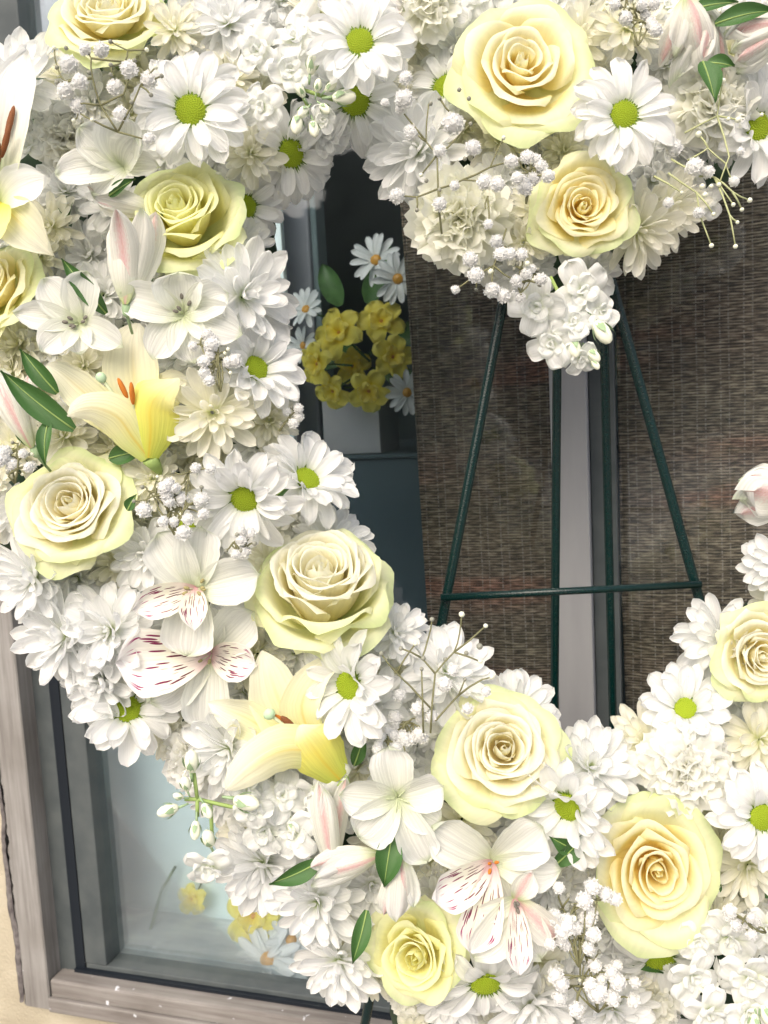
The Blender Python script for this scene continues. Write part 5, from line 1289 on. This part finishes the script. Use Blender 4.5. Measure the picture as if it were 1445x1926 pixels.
# ------------------------------------------------------------------ baby's breath
make_baby("baby's breath sprig with grey buds below the top left rose", [(140, 128, 20), (167, 105, 13), (192, 103, 17), (135, 172, 18), (160, 160, 17), (150, 190, 17), (212, 160, 18), (240, 140, 18), (268, 150, 18), (222, 205, 18), (268, 245, 14)],
          [(115, 100), (137, 104), (117, 129), (115, 151), (206, 88), (265, 100), (209, 130), (208, 145), (283, 135), (291, 146), (274, 178), (246, 120), (173, 142), (157, 150), (142, 213), (180, 222), (242, 190)],
          [[(215, 232), (188, 190), (178, 150), (176, 118), (167, 107)], [(188, 190), (165, 193), (150, 185)], [(178, 150), (155, 151), (117, 151)], [(178, 150), (132, 155), (118, 130), (115, 102)], [(215, 232), (180, 222), (150, 200), (142, 213)], [(176, 118), (228, 118), (232, 98), (206, 88)],
           [(232, 98), (265, 100)], [(228, 118), (210, 132), (209, 145)], [(215, 232), (245, 190), (255, 160), (283, 135)], [(255, 160), (291, 146)], [(255, 160), (274, 178)], [(188, 190), (230, 178), (246, 120)], [(215, 232), (262, 245)]], .078, 1)
H(205, 160, 60, '')
make_baby("baby's breath sprig at the upper right rim of the opening", [(783, 250, 15), (772, 207, 20), (740, 212, 9), (765, 218, 11), (853, 240, 24), (785, 255, 16), (830, 290, 14), (885, 285, 17), (855, 345, 11), (760, 360, 17), (830, 378, 15), (905, 335, 17), (925, 345, 16), (950, 300, 15), (910, 410, 11), (960, 330, 14), (775, 165, 15), (930, 460, 15), (890, 490, 18), (975, 300, 14)],
          [(830, 202), (815, 213), (882, 240), (862, 190), (936, 265), (800, 325), (808, 340), (793, 383), (830, 352), (878, 205), (872, 300)],
          [[(835, 420), (828, 350), (826, 295), (808, 270), (812, 213)], [(808, 270), (795, 262)], [(826, 295), (845, 280), (882, 240)], [(828, 350), (793, 362), (760, 360)], [(793, 362), (793, 383)], [(828, 350), (870, 330), (905, 335)], [(826, 295), (800, 325)], [(870, 330), (915, 310), (936, 265)], [(915, 310), (950, 300)],
           [(828, 350), (830, 378)], [(910, 365), (912, 410)], [(830, 202), (853, 225)], [(808, 270), (772, 225)], [(910, 360), (908, 365), (905, 385)]], .075, 2)
H(850, 300, 70, '')
make_baby("baby's breath sprig dangling by the upper left easel leg", [(865, 540, 10), (925, 545, 17), (945, 553, 16), (965, 530, 13), (935, 460, 16), (955, 485, 14), (890, 490, 17), (975, 555, 12)], [(925, 510, 7), (900, 540, 3.5), (985, 500, 6)],
          [[(950, 440), (930, 500), (925, 545)], [(930, 500), (890, 525), (865, 540)], [(900, 519), (900, 540)], [(930, 500), (965, 530)]], .062, 3)
H(930, 520, 50, '')
make_baby("green stemmed baby's breath sprig reaching over the woven shade", [(1275, 280, 20), (1305, 320, 20), (1330, 325, 14), (1310, 398, 12), (1375, 340, 12), (1385, 290, 9), (1265, 375, 12)],
          [(1352, 175, 7), (1380, 238, 6), (1421, 228, 4), (1365, 235, 4), (1370, 383), (1392, 385), (1403, 371, 5.5), (1378, 412, 4), (1339, 397, 4.5), (1325, 364, 6), (1320, 350, 6), (1337, 449, 5), (1377, 451, 5), (1337, 348, 5), (1283, 363, 4), (1317, 258, 7), (1350, 345, 5)],
          [[(1270, 300), (1320, 330), (1345, 330), (1370, 383)], [(1345, 330), (1365, 400), (1377, 451)], [(1365, 400), (1378, 412)], [(1290, 260), (1350, 225), (1352, 175)], [(1350, 225), (1380, 238)], [(1300, 300), (1330, 285), (1360, 310), (1375, 340)], [(1260, 330), (1310, 360), (1318, 400), (1337, 449)], [(1310, 360), (1339, 397)],
           [(1345, 330), (1370, 360), (1403, 371)], [(1350, 225), (1365, 300), (1350, 345)], [(1370, 360), (1392, 385)], [(1240, 330), (1283, 363)], [(1330, 285), (1317, 258)]], .06, 4, True)
H(1310, 320, 60, '')
auto_baby("baby's breath cloud right of the ivory rose", 320, 930, 85, 17, 14, 5, .07, 15); H(320, 930, 60, '')
auto_baby("baby's breath between the open lily and right turned daisy", 395, 680, 62, 12, 9, 6, .062, 14); H(395, 680, 45, '')
make_baby("baby's breath sprig rising before the dark shade at the bottom of the opening", [(835, 1288, 17), (790, 1330, 15), (815, 1345, 15), (760, 1310, 14), (875, 1330, 13), (850, 1265, 12), (905, 1300, 12)],
          [(865, 1171, 6.5), (815, 1180, 5.5), (905, 1190, 5), (787, 1222, 5), (762, 1227, 5), (729, 1238, 5), (800, 1245, 5.5), (838, 1248, 5), (895, 1225, 7), (916, 1277, 6), (896, 1250, 5), (873, 1237, 5), (797, 1262, 4.5), (870, 1280, 4)],
          [[(812, 1370), (820, 1270), (852, 1235), (862, 1205), (865, 1171)], [(852, 1235), (895, 1250)], [(852, 1235), (905, 1190)], [(820, 1270), (798, 1245), (808, 1215), (815, 1180)], [(798, 1245), (762, 1227)], [(812, 1330), (780, 1295), (755, 1270), (729, 1238)], [(755, 1270), (787, 1222)], [(820, 1350), (860, 1310), (870, 1280)], [(860, 1310), (900, 1280), (916, 1277)], [(800, 1370), (797, 1262)]], .062, 7)
H(830, 1260, 60, '')
auto_baby("baby's breath tuft above the plain white alstroemeria", 750, 1385, 60, 16, 6, 8, .055, 14); H(750, 1385, 45, '')
auto_baby("baby's breath cloud left below the spiral rose", 1090, 1735, 88, 20, 16, 9, .06, 17); H(1090, 1720, 70, '')
auto_baby("baby's breath cloud at the bottom edge under the spiral rose", 1120, 1830, 92, 16, 14, 10, .055, 16); H(1110, 1830, 70, '')
auto_baby("baby's breath at the left edge beside the ivory rose", 28, 860, 55, 9, 7, 11, .06, 14)
auto_baby("baby's breath at the top edge right of the biggest rose", 1200, 30, 65, 10, 9, 12, .06, 14); H(1200, 30, 45, '')
auto_baby("baby's breath above the stock spray on the easel peak", 990, 520, 42, 7, 5, 13, .06, 13)
auto_baby("baby's breath sprig sticking out under the right turned daisy", 540, 782, 34, 4, 4, 14, .03, 12)
auto_baby("baby's breath at the right edge below the lower right daisy", 1415, 1715, 48, 7, 6, 15, .06, 14)
auto_baby("baby's breath over the cream chrysanthemums left of the butter rose", 1000, 330, 58, 8, 6, 16, .06, 15)
auto_baby("tiny baby's breath sprig beside the tall side rose top", 450, 1010, 45, 6, 5, 17, .068, 13)

# ------------------------------------------------------------------ leaves
LG = [('long dark green leaf pointing up left beside the open lily', 140, 808, 143, 152, 46, .055, .05, -.06), ('slim green leaf above the long dark one at left', 108, 740, 128, 96, 34, .05, .1, .0),
      ('green leaf curling down under the long dark leaf at left', 92, 790, 262, 80, 26, .06, .2, .1), ('pointed green leaf hanging between daisy and carnation at upper right', 1322, 115, -80, 78, 38, .06, .1, .05),
      ('dark leaf at the top right corner above the carnation', 1345, 45, 12, 100, 34, .05, .1, -.05), ('dark green leaf at the top edge near the right corner', 1300, 18, 5, 78, 26, .05, .1, .0),
      ('yellow tipped leaf beside the hanging green leaf at upper right', 1330, 118, -12, 46, 26, .058, .1, 0), ('broad bright leaf below the plain white alstroemeria', 738, 1568, -102, 88, 46, .06, .15, .05),
      ('green leaf pointing left below the plain white alstroemeria', 604, 1618, 206, 94, 34, .055, .0, -.10), ('green leaf along the left side of the low lemon rose', 690, 1712, -103, 92, 32, .04, .1, -.05),
      ('bright green leaf pointing up between two bottom cream roses', 1042, 1630, 52, 104, 34, .05, .1, -.05), ('small green leaf under the daisy between the bottom roses', 1080, 1598, 150, 52, 30, .052, .1, 0),
      ('dark leaf left of the half closed alstroemeria', 200, 590, 128, 118, 34, .045, .1, 0), ('dark leaf right of the half closed alstroemeria', 262, 590, 60, 66, 30, .04, .1, .1), ('curled green leaf above the lemon rose left side', 205, 368, 20, 50, 22, .05, .4, .3),
      ('small leaf beneath the magenta streaked alstroemeria', 285, 1150, 20, 34, 22, .04, .1, 0), ('green leaf under the open lily base', 205, 862, 12, 80, 36, .028, .1, 0), ('small green leaf left of the cup of the lower lily', 666, 1440, 70, 70, 26, .03, .1, .05),
      ('short green leaf beside the ivory rose right rim', 240, 960, 60, 32, 20, .055, .2, 0), ('dark green leaf behind the baby\'s breath at the bottom right', 1180, 1640, 250, 60, 30, .02, .1, 0), ('green leaf under the tall side rose near the lower lily', 622, 1240, 40, 50, 26, .035, .1, 0),
      ('dark leaf behind the corner stock spray', 1340, 1690, 100, 70, 32, .02, .1, 0)]
for k, (lab, x, y, az, L, Wd, tw, bend, side) in enumerate(LG):
    make_leaf(lab, x, y, az, L, Wd, tw, k + 1, bend, 12, side)

# ------------------------------------------------------------------ the rest of the blooms fill what is still open, deeper in the wreath
FR = random.Random(77)
def covered(x, y, grow=1.0):
    for hx, hy, hr, _ in HERO:
        if (x - hx) ** 2 + (y - hy) ** 2 < (hr * grow) ** 2: return True
    return False
DIRS = ['right of', 'above and right of', 'above', 'above and left of', 'left of', 'below and left of', 'below', 'below and right of']
NAMED = [h for h in HERO if h[3]]
used = {}
def where(x, y, what):
    near = sorted(NAMED, key=lambda h: math.hypot(x - h[0], y - h[1]))
    for k in range(0, 5):
        h = near[k]; a = math.degrees(math.atan2(h[1] - y, x - h[0])) % 360
        s = f'{what} {DIRS[int((a + 22.5) // 45) % 8]} the {h[3]}'
        if s not in used: used[s] = 1; return s
    h2 = near[1]
    s = f'{what} between the {near[0][3]} and the {near[2][3]}'
    return s
cand = [(x, y) for x in range(-20, 1480, 24) for y in range(-20, 1960, 24)]
FR.shuffle(cand); fills = []
for grow, gap in ((.92, 88), (.70, 66)):
    for (x, y) in cand:
        d, qx, qy = edge_dist(x, y)
        if d < 52 or covered(x, y, grow): continue
        if any((x - a_) ** 2 + (y - b_) ** 2 < gap * gap for a_, b_ in fills): continue
        fills.append((x, y))
for k, (x, y) in enumerate(fills):
    d, qx, qy = edge_dist(x, y); r = FR.uniform(62, 84) if d > 80 else FR.uniform(56, 68)
    o_ = max(0, 1 - d / 130)
    tl = ((qx - x) / max(d, 1) * .7 * o_ + FR.uniform(-.25, .25), -(qy - y) / max(d, 1) * .7 * o_ + FR.uniform(-.25, .25))
    tw = FR.uniform(-.012, .008) - .015 * o_; c = FR.random()
    if c < .42: make_mum(x, y, r, where(x, y, 'small white chrysanthemum'), tw, tl, 100 + k, 'white')
    elif c < .78: make_mum(x, y, r, where(x, y, 'small cream chrysanthemum'), tw, tl, 100 + k, 'cream', tint=WARM)
    elif c < .90:
        a0 = FR.uniform(0, 6.28)
        make_stock(where(x, y, 'white stock blossoms'), [(x + math.cos(a0 + 2.1 * q) * r * .52, y + math.sin(a0 + 2.1 * q) * r * .52, r * .58) for q in range(3)], [], [], tw, 200 + k)
    else: make_carnation(x, y, r, where(x, y, 'ivory carnation'), tw, tl, 300 + k, (1, 1, 1.02), 34)
for k, (x, y) in enumerate(FR.sample(fills, 26)):
    make_leaf(where(x, y, 'dark green leaf deep'), x + FR.uniform(-40, 40), y + FR.uniform(-40, 40), FR.uniform(0, 360), FR.uniform(60, 95), FR.uniform(26, 38), -.004, 50 + k, .1, 22, 0)
print('fillers', len(fills))
